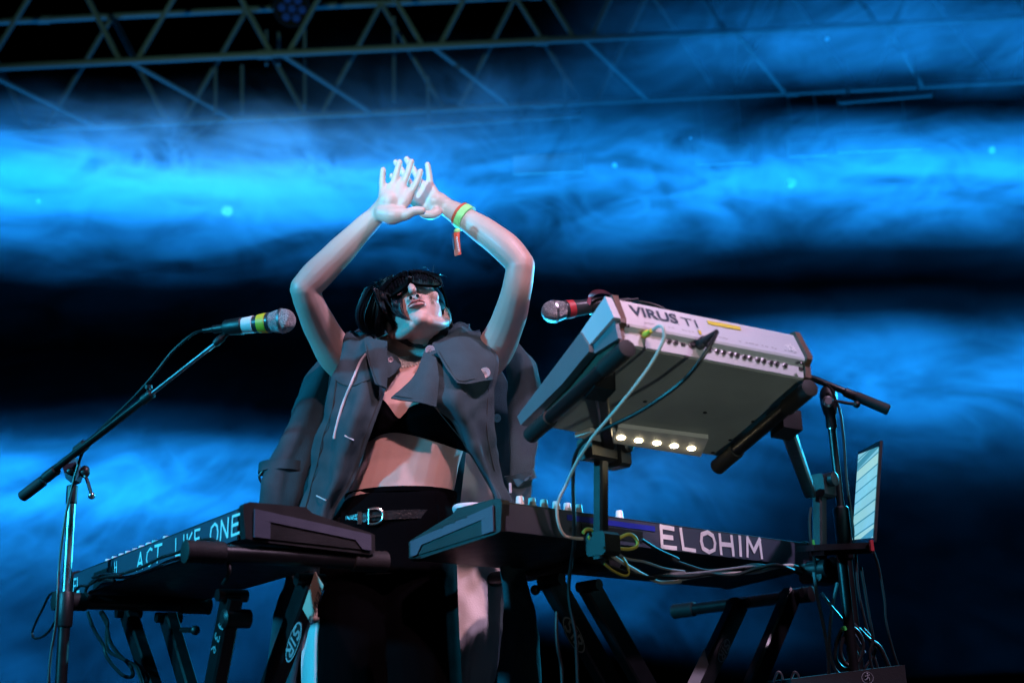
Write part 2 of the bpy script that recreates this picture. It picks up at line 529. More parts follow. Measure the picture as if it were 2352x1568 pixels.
o['kind'] = 'stuff'; o['label'] = 'blue lit stage smoke behind the performer, light beams shaped into its density'; o['category'] = 'smoke'
# ------------------------------------------------------------------ roof truss
tA, tB = PL(0, 155, (0, 8.7, 0), Vector((0, 1, 0))), PL(2352, 40, (0, 8.7, 0), Vector((0, 1, 0)))
tz = (tA.z + tB.z) / 2
tslope = (tB.z - tA.z) / (tB.x - tA.x)
TS = 1.0                                        # side of the square section
def tp(x, far, top):                            # point on a chord
    return Vector((x, 8.7 + TS * far, tz + tslope * (x - tA.x - (tB.x - tA.x) / 2) + TS * .98 * top))
truss = thing('roof_truss', (0, 8.7, tz), 'grey tube box truss spanning the roof above the blue smoke', 'truss')
for far in (0, 1):
    for top in (0, 1):
        a, b = tp(-7, far, top), tp(7, far, top)
        mb = MB()
        mb.tube([a, b], .026, 14)
        for k in range(-3, 4):
            q = tp(k * 2.0 + .3, far, top)
            mb.tube([q - Vector((.05, 0, 0)), q + Vector((.05, 0, 0))], .034, 14)
        mb.build('chord', 'truss_paint', truss)
node0 = PL(295, 148, (0, 8.7, 0), Vector((0, 1, 0))).x
step = PL(990, 110, (0, 8.7, 0), Vector((0, 1, 0))).x - PL(642, 130, (0, 8.7, 0), Vector((0, 1, 0))).x
def diag(a, b, r=.019):
    d = (b - a).normalized()
    mb = MB(); mb.tube([a + d * .02, b - d * .02], r, 10); mb.build('diagonal', 'truss_paint', truss)
for k in range(-5, 8):
    x = node0 + k * step
    for s in (-.5, .5):
        diag(tp(x + s * .12, 0, 0), tp(x + s * step, 0, 1))                  # near face
        diag(tp(x + .08 * step + s * .12, 1, 0), tp(x + .08 * step + s * step, 1, 1))    # far face
    diag(tp(x, 0, 0), tp(x + .5 * step, 1, 0), .016)                         # bottom face
# pipe hung below the truss, with hangers
pipe = thing('lighting_pipe', P(1160, 280, 9.2), 'thin lighting pipe hung on drop tubes below the roof truss', 'pipe')
mb = MB(); mb.tube([P(950, 292, 9.2), P(1335, 264, 9.2)], .022, 12); mb.build('bar', 'truss_paint', pipe)
for x in (985, 1300):
    mb = MB(); a = P(x, 292 - (x - 950) * .072, 9.2); mb.tube([a, Vector((a.x, 9.2, tz + .02))], .012, 8); mb.build('drop_tube', 'truss_paint', pipe)
pipe2 = thing('lighting_pipe', P(2030, 222, 9.2), 'short lighting pipe hung under the truss beside the dark band in smoke', 'pipe')
mb = MB(); mb.tube([P(1925, 234, 9.2), P(2140, 216, 9.2)], .022, 12); mb.build('bar', 'truss_paint', pipe2)
for x in (1950, 2110):
    mb = MB(); a = P(x, 232 - (x - 1925) * .084, 9.2); mb.tube([a, Vector((a.x, 9.2, tz + .02))], .012, 8); mb.build('drop_tube', 'truss_paint', pipe2)
# lamp with a cluster of lenses on the truss
def stage_lamp(px, py, Y, label, tilt):
    c = P(px, py, Y)
    t = thing('stage_lamp', c, label, 'lamp', 'lamps on the roof truss')
    ax = Vector((tilt, -.75, -.6)).normalized()
    mb = MB(); mb.lathe(c - ax * .16, ax, [(0, .05), (.02, .11), (.1, .13), (.3, .14), (.32, .14), (.32, .125), (.3, .12)], 20); mb.build('housing', 'matte_black', t)
    x = ax.orthogonal().normalized(); y = ax.cross(x)
    for i in range(7):
        q = c + ax * .15 + ((x * math.cos(i * 1.047) + y * math.sin(i * 1.047)) * .075 if i < 6 else Vector())
        mb = MB(); mb.lathe(q, ax, [(0, .03), (.008, .028), (.014, .016)], 12); mb.build('lens', 'lamp_lens', t)
    mb = MB()
    for s in (-1, 1):
        e = c + Vector((s * .16, 0, 0)); mb.bbox(e + Vector((0, 0, .13)), (0, 0, .3), (.012, 0, 0), (0, .04, 0), .003)
    mb.bbox(c + Vector((0, 0, .28)), (.34, 0, 0), (0, .04, 0), (0, 0, .012), .003)
    mb.tube([c + Vector((0, 0, .28)), c + Vector((0, 0, .42))], .03, 12)
    mb.build('yoke', 'matte_black', t)
    return t
stage_lamp(672, 14, 9.0, 'dark round stage lamp with blue lenses hung in the truss', .1)
# drop cables under the lamp
for x, y0, y1, lab in ((612, 70, 150, 'short tube hanging just under the round stage lamp'), (640, 75, 150, 'short tube hanging straight below the round stage lamp'), (700, 60, 245, 'long tube hanging past the chord beside the round stage lamp'), (495, 150, 262, 'tube dropping from the chord, outer one of a close pair'), (556, 150, 262, 'tube dropping from the chord, inner one of a close pair'), (905, 40, 235, 'long tube hanging alone in the truss above the raised hands'), (1632, 0, 66, 'tube ending on the chord, thinner one of a tight pair'), (1655, 0, 70, 'tube ending on the chord, thicker one of a tight pair'), (1690, 60, 190, 'tube hanging in the brightest smoke under the truss')):
    mb = MB(); mb.tube([P(x, y0, 9.4), P(x, y1, 9.4)], .016 if x == 1655 else .012, 8)
    tag(mb.build('drop_tube', 'truss_paint'), lab, 'tube', 'vertical tubes hanging in the truss')
# pale boards hung behind the smoke
for (x0, y0, x1, y1, lab) in ((1180, 352, 1338, 402, 'pale hanging board glimpsed through smoke beside the raised hands'), (1600, 330, 1722, 380, 'pale hanging board glimpsed through smoke above the white specks'), (1812, 322, 1895, 362, 'narrow pale hanging board glimpsed through smoke between two wider boards'), (1925, 306, 2112, 352, 'long pale hanging board glimpsed under the short lighting pipe')):
    Yb = 9.9
    a, b = P(x0, y1, Yb), P(x1, y0, Yb)
    t = thing('hanging_board', (a + b) / 2, lab, 'board', 'boards hung behind the smoke')
    mb = MB(); mb.bbox((a + b) / 2, ((b.x - a.x), 0, 0), (0, .014, 0), (0, 0, b.z - a.z), .003); mb.build('panel', 'panel_grey', t)
    for s in (.15, .85):
        q = a + (b - a) * s; mb = MB(); mb.tube([Vector((q.x, Yb, b.z - .01)), Vector((q.x, Yb, tz + .1))], .008, 8); mb.build('hanger', 'truss_paint', t)
# bright flakes drifting in the light
for i, (x, y, r, lab) in enumerate(((522, 485, 15, 'bright white flake drifting beside the raised forearm'), (1817, 420, 15, 'large bright white flake drifting above the white synthesizer'), (2278, 345, 10, 'small white flake drifting below the dark band in the smoke'), (1900, 90, 6, 'tiny white flake drifting in front of the truss chord'), (1412, 380, 7, 'faint pale flake drifting between two hanging boards'), (88, 462, 6, 'faint pale flake in the brightest smoke'), (1586, 318, 2.5, 'tiny pale flake beside a hanging board'))):
    c = P(x, y, 7.5 + .12 * (i % 3)); rr = r / ppm(c) * .8
    fr_ = random.Random(i); fn = ray(x, y).normalized(); fx = fn.orthogonal().normalized(); fy = fn.cross(fx)
    mb = MB(); mb.add([c + (fx * math.cos(k * math.pi / 7) + fy * math.sin(k * math.pi / 7)) * rr * fr_.uniform(.82, 1.1) + fn * rr * fr_.uniform(-.15, .15) for k in range(14)] + [c], [[k, (k + 1) % 14, 14] for k in range(14)])
    tag(mb.build('paper_flake', 'flake'), lab, 'flake', 'white flakes drifting in the air')

# ================================================================== synthesizers
Zv = Vector((0, 0, 1))
def synth(name, label, o, yaw, L, D, H, sgn, fz, fh):
    """o: top corner nearest the camera; a: along the rear panel, b: towards the player."""
    a = Vector((math.cos(yaw), math.sin(yaw), 0)); b = Vector((-math.sin(yaw), math.cos(yaw), 0)) * sgn
    o = Vector(o)
    t = thing(name, o + a * L / 2 + b * D / 2 - Zv * H, label, 'synthesizer')
    prof = [(0, 0), (.012, .004), (D * .45, .002), (D * .5, -.008), (D - .01, -fz + .004), (D, -fz), (D, -fz - fh + .006), (D - .01, -fz - fh), (.02, -H), (.004, -H + .004), (-.002, -.008)]
    chk = .022
    mb = MB(); mb.prism([o + a * chk + b * p + Zv * q for p, q in prof], a * (L - 2 * chk)); mb.build('body', 'black_plastic', t, angle=20)
    for s in (0, 1):
        oo = o + a * (s * (L - chk))
        prof2 = [(p * 1.012 + (-.004 if p < .02 else .0), q * 1.02 + (.003 if q > -.02 else 0)) for p, q in prof]
        mb = MB(); mb.prism([oo + b * p + Zv * q for p, q in prof2], a * (chk - .0015)); mb.build('end_cheek', 'black_plastic', t, angle=20)
    return t, o, a, b
# ---- left synthesizer
LS, lo, la, lb = synth('synthesizer', 'black synthesizer with handwritten ACT LIKE ONE on its rear', (-.4948, 2.4288, .9716), 2.195, .9904, .264, .0626, -1, .0375, .0377)
mb = MB(); mb.box(lo + la * .03 - lb * .0035 - Zv * .058, la * .93, lb * .004, Zv * .054); o = mb.build('rear_panel', 'dark_panel', LS)
# lit end plate with its recess
def end_plate(t, o, a, b, D, fz, fh, H, matp, flip):
    n = -a
    def q(d, z): return o + b * d + Zv * z - a * .002
    outer = [(.012, -.004), (D * .5, -.006 - .12 * fz), (D - .012, -fz - .001), (D - .006, -fz - fh + .004), (D * .82, -fz * .9 - fh + .001)]
    # a frame made of a top bar, a front bar and a rear bar round a recess
    def quad(ps, nm, m_, th=.0035, lift=0.0):
        mb = MB(); mb.prism([q(*p) - a * lift for p in ps], -a * th); mb.build(nm, m_, t)
    zt = lambda d: -.004 - fz * max(0, (d - .0)) / D * .96
    zb = lambda d: -H + .006 + (H - fz - fh) * d / D
    quad([(.014, zt(.014)), (D - .008, zt(D - .008)), (D - .008, zt(D - .008) - .016), (.014, zt(.014) - .018)], 'end_trim', matp)
    quad([(.014, zt(.014) - .0181), (.046, zt(.046) - .018), (.046, zb(.046)), (.014, zb(.014))], 'end_trim', matp)
    quad([(D * .84, zt(D * .84) - .0165), (D - .008, zt(D - .008) - .0161), (D - .008, zb(D - .008)), (D * .9, zb(D * .9))], 'end_trim', matp)
    quad([(.0462, zt(.046) - .0185), (D * .838, zt(D * .84) - .017), (D * .89, zb(D * .89)), (.0462, zb(.046))], 'end_recess', 'black_plastic', .0008)
end_plate(LS, lo, la, lb, .264, .0375, .0377, .0626, 'dark_panel', 1)
# knobs
def knob(t, p, r, h):
    mb = MB(); mb.lathe(p, Zv, [(0, r * 1.15), (h * .25, r * 1.1), (h * .3, r), (h * .92, r * .86), (h, r * .74)], 14); return mb.build('knob', 'knob_white', t)
for u, v in ((435, 545), (475, 530), (520, 514), (560, 498), (602, 480), (645, 462), (690, 445), (728, 432), (797, 404)):
    p = PL(*c6(u, v), lo + Zv * .0, lb) + lb * .045
    p.z = lo.z + .001; knob(LS, p, .0085, .021)
for k in range(7):
    p = lo + la * (.12 + .05 * k) + lb * .1; p.z = lo.z; knob(LS, p, .0075, .014)
# white and black keys
def keys(t, o, a, b, D, fz, n, L):
    w = L / n
    for k in range(n):
        mb = MB(); p = o + a * (.06 + k * w) + b * (D * .52) - Zv * (.016)
        mb.bbox(p + a * w / 2 + b * D * .235 - Zv * .009, a * (w - .0015), b * D * .46, Zv * .012, .002); mb.build('white_key', 'knob_white', t)
        if k % 7 in (0, 1, 3, 4, 5):
            mb = MB(); mb.bbox(p + a * w + b * D * .14 + Zv * .002, b * D * .28, a * .011, Zv * .016, .003); mb.build('black_key', 'black_plastic', t)
keys(LS, lo, la, lb, .264, .0375, 29, .86)
ltx = -la; lrn = -lb
# rear lettering, read from the left end to the corner
def on_panel(x, y, off=.0045): return PL(x, y, lo - lb * off, lb)
p0, p1 = on_panel(*c6(1205, 400)), on_panel(*c6(1400, 345))
lt = [('ACT', c6(742, 560), c6(900, 500), 135), ('LIKE', c6(985, 470), c6(1150, 410), 128), ('ONE', c6(1205, 385), c6(1400, 325), 140)]
for s, pa, pb, hh in lt:
    A_, B_ = on_panel(*pa), on_panel(*pb)
    xd = (B_ - A_); xd.z = 0
    h = .036
    n_ = sum(.55 if ch == ' ' else 0.82 * (.48 if ch == 'I' else 1) for ch in s) - .15
    strokes(s, Vector((A_.x, A_.y, lo.z - .049)), xd, Zv, h, .0056, -lb, xs=xd.length / (n_ * h), seed=len(s)).build('lettering', 'white_paint', LS, smooth=False)
A_ = on_panel(*c6(335, 700)); strokes('EL', Vector((A_.x, A_.y, lo.z - .05)), -la, Zv, .034, .0056, -lb, xs=1.0, seed=9).build('lettering', 'white_paint', LS, smooth=False)
A_ = on_panel(*c6(596, 600))
strokes('H', Vector((A_.x, A_.y, lo.z - .038)), -la, Zv, .026, .0036, -lb, seed=4).build('lettering', 'white_paint', LS, smooth=False)
mb = MB(); mb.box(on_panel(*c6(470, 640), off=.004) - Zv * .015, -la * .13, -lb * .002, Zv * .04); mb.build('jack_plate', 'black_plastic', LS)
# ---- right synthesizer
RS, ro, ra, rb = synth('synthesizer', 'black synthesizer with white ELOHIM lettering on its rear', (-.0358, 2.536, .98), .7893, 1.0524, .263, .060, 1, .041, .0385)
mb = MB(); mb.box(ro + ra * .012 - rb * .0035 - Zv * .056, ra * 1.02, rb * .004, Zv * .053); mb.build('rear_panel', 'dark_panel', RS)
end_plate(RS, ro, ra, rb, .263, .041, .0385, .060, 'dark_panel', -1)
def on_r(x, y, off=.0045): return PL(x, y, ro - rb * off, rb)
for (u, v) in ((960, 235), (1050, 250), (1138, 265), (1230, 282), (1312, 294), (1395, 308), (1565, 335), (1698, 362)):
    p = on_r(*c7(u, v)) + rb * .03; p.z = ro.z + .001; knob(RS, p, .0085, .021)
for k in range(12):
    p = ro + ra * (.15 + .06 * k) + rb * .1; p.z = ro.z; knob(RS, p, .0075, .014)
keys(RS, ro, ra, rb, .263, .041, 31, .92)
A_, B_ = on_r(*c8(28, 750)), on_r(*c8(660, 825))
xd = B_ - A_; xd.z = 0
n_ = .82 * 5.48 - .1
strokes('ELOHIM', Vector((A_.x, A_.y, ro.z - .051)), xd, Zv, .044, .0094, -rb, xs=xd.length / (n_ * .044), seed=3).build('lettering', 'white_paint', RS, smooth=False)
A_, B_ = on_r(*c7(1226, 330)), on_r(*c7(1878, 440))
xd = B_ - A_; xd.z = 0
mb = MB(); mb.box(Vector((A_.x, A_.y, ro.z - .020)), xd, -rb * .0008, Zv * .011); mb.build('blue_tape_strip', 'blue_tape', RS)
A_, B_ = on_r(*c7(1335, 470)), on_r(*c7(1790, 540))
xd = B_ - A_; xd.z = 0
mb = MB(); mb.box(Vector((A_.x, A_.y, ro.z - .046)), xd, -rb * .0012, Zv * .022); mb.build('jack_plate', 'black_plastic', RS)
for k in range(3):
    mb = MB(); q = ro + rb * (.10 + .035 * k) - Zv * (.016 + .005 * k) - ra * .0055
    mb.bbox(q, rb * .03, ra * .001, Zv * .006, .0003)
    mb.build('end_vent', 'black_plastic', RS)
# cup standing on the right synthesizer
cp = PL(*c7(545, 330), ro, Zv); cp = ro + ra * .085 + rb * .175; cp.z = ro.z - .036
cup = thing('cup', cp, 'white paper cup with lid standing on the synthesizer end', 'cup')
mb = MB(); mb.lathe(cp, Zv, [(0, .026), (.002, .0265), (.05, .032), (.052, .0335), (.054, .0335)], 28); mb.build('body', 'white_plastic', cup)
mb = MB(); mb.lathe(cp + Zv * .054, Zv, [(0, .0345), (.004, .035), (.007, .034), (.010, .0315), (.008, .029)], 28); mb.build('lid', 'white_plastic', cup)

# ---- white desktop synthesizer on the upper tier
WO = Vector((.1847, 2.2166, 1.1934))
WM = Matrix(((.93422622, -.35373455, .04575182), (.33559237, .91518135, .22320587), (-.12082684, -.19317082, .97369703)))
ww, wd_, wn = WM.col[0].copy(), WM.col[1].copy(), WM.col[2].copy()
WW, WD, WH = .3775, .361, .0826
def wq(w, d, h): return WO + ww * w + wd_ * d + wn * h
WS = thing('synthesizer', wq(WW / 2, WD / 2, 0), 'white desktop synthesizer tilted on the upper tier, jacks facing out', 'synthesizer')
prof = [(.010, 0), (.010, .027), (.001, .031), (.0, .036), (.03, .100), (.04, .104), (WD * .75, .085), (WD, .045), (WD, .006), (WD - .01, 0)]
mb = MB(); mb.prism([wq(.012, p, q) for p, q in prof], ww * (WW - .024)); mb.build('body', 'white_plastic', WS, angle=15)
mb = MB(); mb.box(wq(.004, .014, -.003), ww * (WW - .008), wd_ * (WD - .02), wn * .0025); mb.build('base_plate', 'grey_steel', WS)
for s in (0, 1):
    w0 = .0 if s == 0 else WW - .0115
    pr2 = [(.004, -.001), (.004, .026), (-.006, .032), (-.006, .040), (.026, .106), (.042, .110), (WD * .75, .091), (WD + .004, .048), (WD + .004, .004), (WD - .01, -.002)]
    mb = MB(); mb.prism([wq(w0, p, q) for p, q in pr2], ww * .0115); mb.build('end_cheek', 'wood', WS, angle=15)
# left end: silver plate, then a long blue-grey wedge running past the front
on = wq(-.004, 0, 0)
def we(u, v, off=.004): return PL(*c4(u, v), WO - ww * off, ww)
mb = MB(); mb.prism([we(562, 108, .014), we(615, 232, .014), we(466, 402, .014), we(415, 322, .014)], ww * .0135); mb.build('end_plate', 'white_plastic', WS)
mb = MB(); mb.prism([we(414, 324, .018), we(464, 404, .018), (we(464, 440, .018)), we(300, 640, .018), we(52, 884, .018), we(30, 832, .018)], ww * .016); mb.build('end_wedge', 'blue_grey_plastic', WS)
mb = MB(); mb.prism([we(618, 240, .008), we(642, 360, .008), we(500, 452, .008), we(470, 405, .008)], ww * .007); mb.build('end_plate', 'blue_grey_plastic', WS)
# rear print, tape, jacks
up_dir = (wq(0, .03, .100) - wq(0, 0, .036)).normalized(); upn = ww.cross(up_dir).normalized()
if upn.dot(CAM - WO) < 0: upn = -upn
def wu(w, k): return wq(w, 0, .036) + up_dir * k + upn * .0012
def wfind(u, v): return PL(*c4(u, v), wq(0, 0, .036) + upn * .0012, upn)
a_, b_ = wfind(668, 216), wfind(992, 278)
text_mesh('VIRUS', wu((a_ - WO).dot(ww) + .020, .030), ww, up_dir, .028, .028, (b_ - a_).length / (.026 / .7 * 3.22)).build('lettering', 'ink', WS, smooth=False)
a_, b_ = wfind(1024, 290), wfind(1110, 304)
text_mesh('T', wu((a_ - WO).dot(ww) + .004, .028), ww, up_dir, .026, -.008, 1.1).build('letter', 'ink', WS, smooth=False)
text_mesh('I', wu((a_ - WO).dot(ww) + .029, .028), ww, up_dir, .026, -.008, 1.1).build('letter', 'ink', WS, smooth=False)
a_ = wfind(1010, 300); k0 = (a_ - WO).dot(ww) + .002
mb = MB(); mb.box(wu(k0, .024), ww * .0007, up_dir * .036, upn * .0002); mb.build('print_line', 'ink', WS)
a_, b_ = wfind(1190, 280), wfind(1388, 318)
mb = MB(); mb.box(wu((a_ - WO).dot(ww), .048), (b_ - a_), up_dir * .011, upn * .0006); mb.build('yellow_tape_strip', 'yellow_tape', WS)
a_ = wfind(1130, 330); mb = MB(); mb.box(wu((a_ - WO).dot(ww), .008), ww * .005, up_dir * .012, upn * .0006); mb.build('yellow_tape_strip', 'yellow_tape', WS)
rnd = random.Random(5)
for k in range(46):                            # rows of tiny print above the jacks
    w = .05 + k * .0066
    if rnd.random() < .25: continue
    mb = MB(); mb.box(wu(w, .010 + (k % 3) * .0006), ww * rnd.uniform(.003, .006), up_dir * .0016, upn * .0002); mb.build('small_print', 'grey_ink', WS, smooth=False)
# emblem at the right: a ring of pale strokes
ec = wfind(1685, 415)
mb = MB()
for i in range(9):
    a0 = i * .7 + .2; r0, r1 = .004, .009 + .003 * (i % 2)
    d0 = ww * math.cos(a0) + up_dir * math.sin(a0); d1 = ww * math.cos(a0 + .5) + up_dir * math.sin(a0 + .5); sd = d0.cross(upn) * .0012
    mb.add([ec + d0 * r0 - sd, ec + d1 * r1 - sd, ec + d1 * r1 + sd, ec + d0 * r0 + sd], [[0, 1, 2, 3]])
mb.build('emblem', 'white_paint', WS, smooth=False)
def jack(u, v, r, lower=True):
    p = PL(*c4(u, v), wq(0, .009, 0), wd_)
    mb = MB(); mb.lathe(p + wd_ * .001, -wd_, [(0, r * 1.25), (.0022, r * 1.2), (.0024, r), (.0024, r * .99)], 16); j = mb.build('jack', 'steel', WS)
    mb = MB(); mb.lathe(p, -wd_, [(0, r * .8), (.0037, r * .8)], 14); mb.build('hole', 'rubber', j)
for u, v in ((950, 378), (990, 387), (1090, 400), (1190, 424), (1243, 440), (1280, 448), (1326, 457), (1362, 464), (1407, 474), (1441, 481), (1487, 492), (1523, 499), (1566, 509), (1601, 516), (1652, 526)):
    jack(u, v, .0042 if u not in (1090, 1190) else .006)
for u, v in ((1036, 398), (1747, 545)):
    p = PL(*c4(u, v), wq(0, .009, 0), wd_); mb = MB(); mb.cbox(p, ww * .008, wd_ * .002, wn * .006); mb.build('socket', 'rubber', WS)
for u, v in ((805, 742), (1167, 808), (1457, 862), (1320, 974), (1215, 1050), (700, 285), (1750, 510)):
    if v < 600 and u in (700, 1750): p = PL(*c4(u, v), wq(0, 0, .034), upn); ax = upn
    else: p = PL(*c4(u, v), wq(0, 0, -.003), wn); ax = -wn
    mb = MB(); mb.lathe(p, ax, [(-.001, .004), (.001, .004), (.002, .0025)], 12); mb.build('screw', 'black_metal', WS)
# LED bar clipped under the front edge of the white synthesizer
def wl(u, v, h): return PL(*c4(u, v), wq(0, 0, h), wn)
LB = thing('light_bar', wl(900, 960, -.02), 'small white LED light bar glowing under the white synthesizer', 'light')
mb = MB(); q = [wl(640, 872, -.004), wl(1185, 942, -.004), wl(1140, 1052, -.004), wl(610, 968, -.004)]
mb.prism(q, -wn * .009); mb.build('housing', 'led_bar', LB)
mb = MB(); mb.prism([wl(380, 930, -.004), wl(470, 900, -.004), wl(630, 900, -.004), wl(606, 968, -.004)], -wn * .010); mb.build('clip', 'led_bar', LB)
for u, v in ((660, 960), (765, 977), (875, 993), (980, 1010), (1085, 1025)):
    p = wl(u, v, -.0132); mb = MB(); mb.lathe(p, -wn, [(0, .0078), (.0015, .0074), (.0025, .005)], 16); mb.build('led', 'led', LB)

# ================================================================== keyboard stands
def sq_bar(p, q, a, w, d, r=.004):          # square tube from p to q; a fixes the turn of the section
    t = (q - p); T = t.normalized(); x = (a - T * a.dot(T)).normalized(); y = T.cross(x)
    mb = MB(); mb.bbox((p + q) / 2, t, x * w, y * d, r); return mb
def arm(t, p, q, r=.0165, both=True, rub=.075):
    d = (q - p).normalized()
    mb = MB(); mb.tube([p, q], r, 18); mb.build('support_arm', 'black_metal', t)
    for e, s in ((p, 1), (q, -1)):
        mb = MB()
        e0 = e - d * s * .006
        prof = [(0, r * .9), (.002, r * 1.28)] + [(rub * k / 14, r * (1.28 if k % 2 else 1.18)) for k in range(1, 14)] + [(rub, r * 1.2), (rub + .002, r * .95)]
        mb.lathe(e0, d * s, prof, 20); mb.build('rubber_sleeve', 'rubber', t)
# ---- left stand (double X)
LST = thing('keyboard_stand', lo + la * .5 + lb * .13 - Zv * lo.z, 'black double X stand under the ACT LIKE ONE synthesizer', 'stand')
za_ = .9716 - .0626 - .0225
for (u, v, ln) in ((1062, 432, .40), (222, 748, .36)):
    p = PZ(*c6(u, v), za_); arm(LST, p, p + lb * ln)
lc = lo + lb * .13
def bar_px(t, o, n, e1, e2, w, d, m_='black_metal'):
    p, q = PL(*e1, o, n), PL(*e2, o, n)
    if q.z > p.z: p, q = q, p
    q = p + (q - p) * ((p.z - .03) / (p.z - q.z))
    tt = (q - p).normalized()
    b = sq_bar(p - tt * .0, q, n, d, w).build('leg', m_, t)
    return p, q, b
L1 = bar_px(LST, lc - lb * .03, lb, c6(690, 830), c6(838, 1273), .042, .03)
L2 = bar_px(LST, lc - lb * .03 + lb * .06, lb, c6(945, 860), c6(1066, 1273), .042, .03)
L3 = bar_px(LST, lc - lb * .085, lb, c6(1350, 720), c6(1245, 1273), .045, .03)
L4 = bar_px(LST, lc + lb * .03, lb, c6(1850, 620), c6(1610, 1273), .05, .03)
for pr in (L1, L2, L3, L4):
    mb = MB(); mb.tube([pr[0] + Zv * .002 - lb * .03, pr[0] + Zv * .002 + lb * .03], .012, 12); mb.build('hinge_tube', 'black_metal', LST)
for pr in (L1, L4):
    q = pr[1]; mb = MB(); mb.tube([Vector((q.x, q.y, .024)) - lb * .18, Vector((q.x, q.y, .024)) + lb * .18], .02, 14); mb.build('foot', 'black_metal', LST)
pv = PL(*c6(1030, 932), lc, lb); mb = MB(); mb.tube([pv, PL(*c6(1095, 934), lc, lb)], .006, 10); mb.build('pin', 'black_metal', LST)
mb = MB(); mb.ball(PL(*c6(1115, 934), lc, lb), .0105); mb.build('knob', 'black_plastic', LST)
mb = MB(); c = PL(*c6(1395, 860), lc - lb * .07, lb); mb.lathe(c + lb * .02, -lb, [(0, .018), (.05, .018), (.055, .012)], 18); mb.build('knob', 'black_plastic', LST)
# writing on the left stand: number, tape and sticker
def face_frame(pr, n, d):
    T = (pr[1] - pr[0]).normalized(); s = T.cross(n).normalized()
    return T, s, -n * (d / 2 + .0008)
T, s, off = face_frame(L3, lb, .03)
for i, ch in enumerate('936'):
    p = PL(*c6(1315 - 24 * i, 905 + 75 * i), lc - lb * (.085 + .0165), lb)
    strokes(ch, p - s * .012, T, -s, .022, .0034, -lb, jit=0).build('number', 'sticker', L3[2] if False else LST, smooth=False)
T, s, off = face_frame(L4, lb, .03)
tp0, tp1 = PL(*c6(1908, 605), lc + lb * (.03 - .0165), lb), PL(*c6(1828, 845), lc + lb * (.03 - .0165), lb)
tl = (tp1 - tp0).normalized()
mb = MB(); mb.prism([tp0 - s * .023, tp0 + s * .023, tp1 + s * .023, tp1 - s * .023], -lb * .0006); tape = mb.build('tape_label', 'beige_tape', LST)
strokes('TENT 2', tp0 + tl * .004 - s * -.012 - lb * .0008, tl, s if s.x > 0 else -s, .018, .0022, -lb, xs=.95, seed=2).build('writing', 'ink', tape, smooth=False)
def sir_sticker(t, c, T, s, nrm, ln, wd):
    mb = MB(); pts = []
    for k in range(28):
        a = 2 * math.pi * k / 28; pts.append(c + T * (math.cos(a) * ln / 2) + s * (math.sin(a) * wd / 2))
    mb.prism(pts, nrm * .0006); st = mb.build('sticker', 'black_plastic', t)
    mb = MB(); n = 28
    for k in range(n):
        a0, a1 = 2 * math.pi * k / n, 2 * math.pi * (k + 1) / n
        f = lambda a, g: c + nrm * .0009 + T * (math.cos(a) * ln / 2 * g) + s * (math.sin(a) * wd / 2 * g)
        mb.add([f(a0, .97), f(a1, .97), f(a1, .88), f(a0, .88)], [[0, 1, 2, 3]])
    mb.build('rim', 'sticker', st, smooth=False)
    x0 = c - T * ln * .36 + nrm * .0012
    strokes('SIR', x0 - s * wd * .3, T, s, wd * .6, wd * .13, nrm, xs=ln * .72 / (wd * .6 * 2.0), jit=0).build('lettering', 'sticker', st, smooth=False)
q4 = PL(*c6(1745, 1010), lc + lb * (.03 - .0168), lb)
sir_sticker(LST, q4, T, -s if s.x < 0 else s, -lb, .09, .042)

# ---- right stand (double X with an upper tier)
RST = thing('keyboard_stand', ro + ra * .5 + rb * .13 - Zv * ro.z, 'black two tier double X stand under the ELOHIM synthesizer', 'stand')
zr = ro.z - .060 - .0225
def arm_end(u, v, conv, ln):
    q = PZ(*conv(u, v), zr); arm(RST, q - rb * ln, q)
arm_end(455, 838, c7, .46)
arm_end(125, 1122, c8, .46)
rc = ro + rb * .13
K1 = bar_px(RST, rc - rb * .04, rb, c7(1110, 815), c7(1525, 1540), .05, .03)
K2 = bar_px(RST, rc + rb * .04, rb, c7(1390, 855), c7(1790, 1560), .05, .03)
K3 = bar_px(RST, rc + rb * .06, rb, c8(515, 1080), c8(285, 1568), .05, .03)
K4 = bar_px(RST, rc - rb * .02, rb, c8(845, 1020), c8(615, 1568), .05, .03)
for pr in (K1, K2, K3, K4):
    mb = MB(); mb.tube([pr[0] + Zv * .002 - rb * .03, pr[0] + Zv * .002 + rb * .03], .012, 12); mb.build('hinge_tube', 'black_metal', RST)
for pr in (K1, K4):
    q = pr[1]; mb = MB(); mb.tube([Vector((q.x, q.y, .024)) - rb * .18, Vector((q.x, q.y, .024)) + rb * .18], .02, 14); mb.build('foot', 'black_metal', RST)
mb = MB(); mb.ball(PL(*c7(992, 878), rc, rb), .0105); mb.tube([PL(*c7(1000, 876), rc, rb), PL(*c7(1080, 845), rc, rb)], .006, 10); mb.build('pin', 'black_plastic', RST)
T = (K1[1] - K1[0]).normalized(); s = T.cross(rb).normalized(); s = s if s.z > 0 else -s
sir_sticker(RST, PL(*c7(1275, 1210), rc - rb * (.04 + .0158), rb), T, s, -rb, .088, .040)
T = (K3[1] - K3[0]).normalized(); s = T.cross(rb).normalized(); s = s if s.x > 0 else -s
sir_sticker(RST, PL(*c8(425, 1365), rc + rb * (.06 - .0158), rb), T, s, -rb, .07, .034)
c = PL(*c8(285, 1490), rc + rb * (.06 - .0162), rb)
mb = MB(); mb.prism([c - T * .05 - s * .022, c + T * .06 - s * .022, c + T * .06 + s * .012, c - T * .03 + s * .012], -rb * .0006); mb.build('sticker', 'sticker', RST)
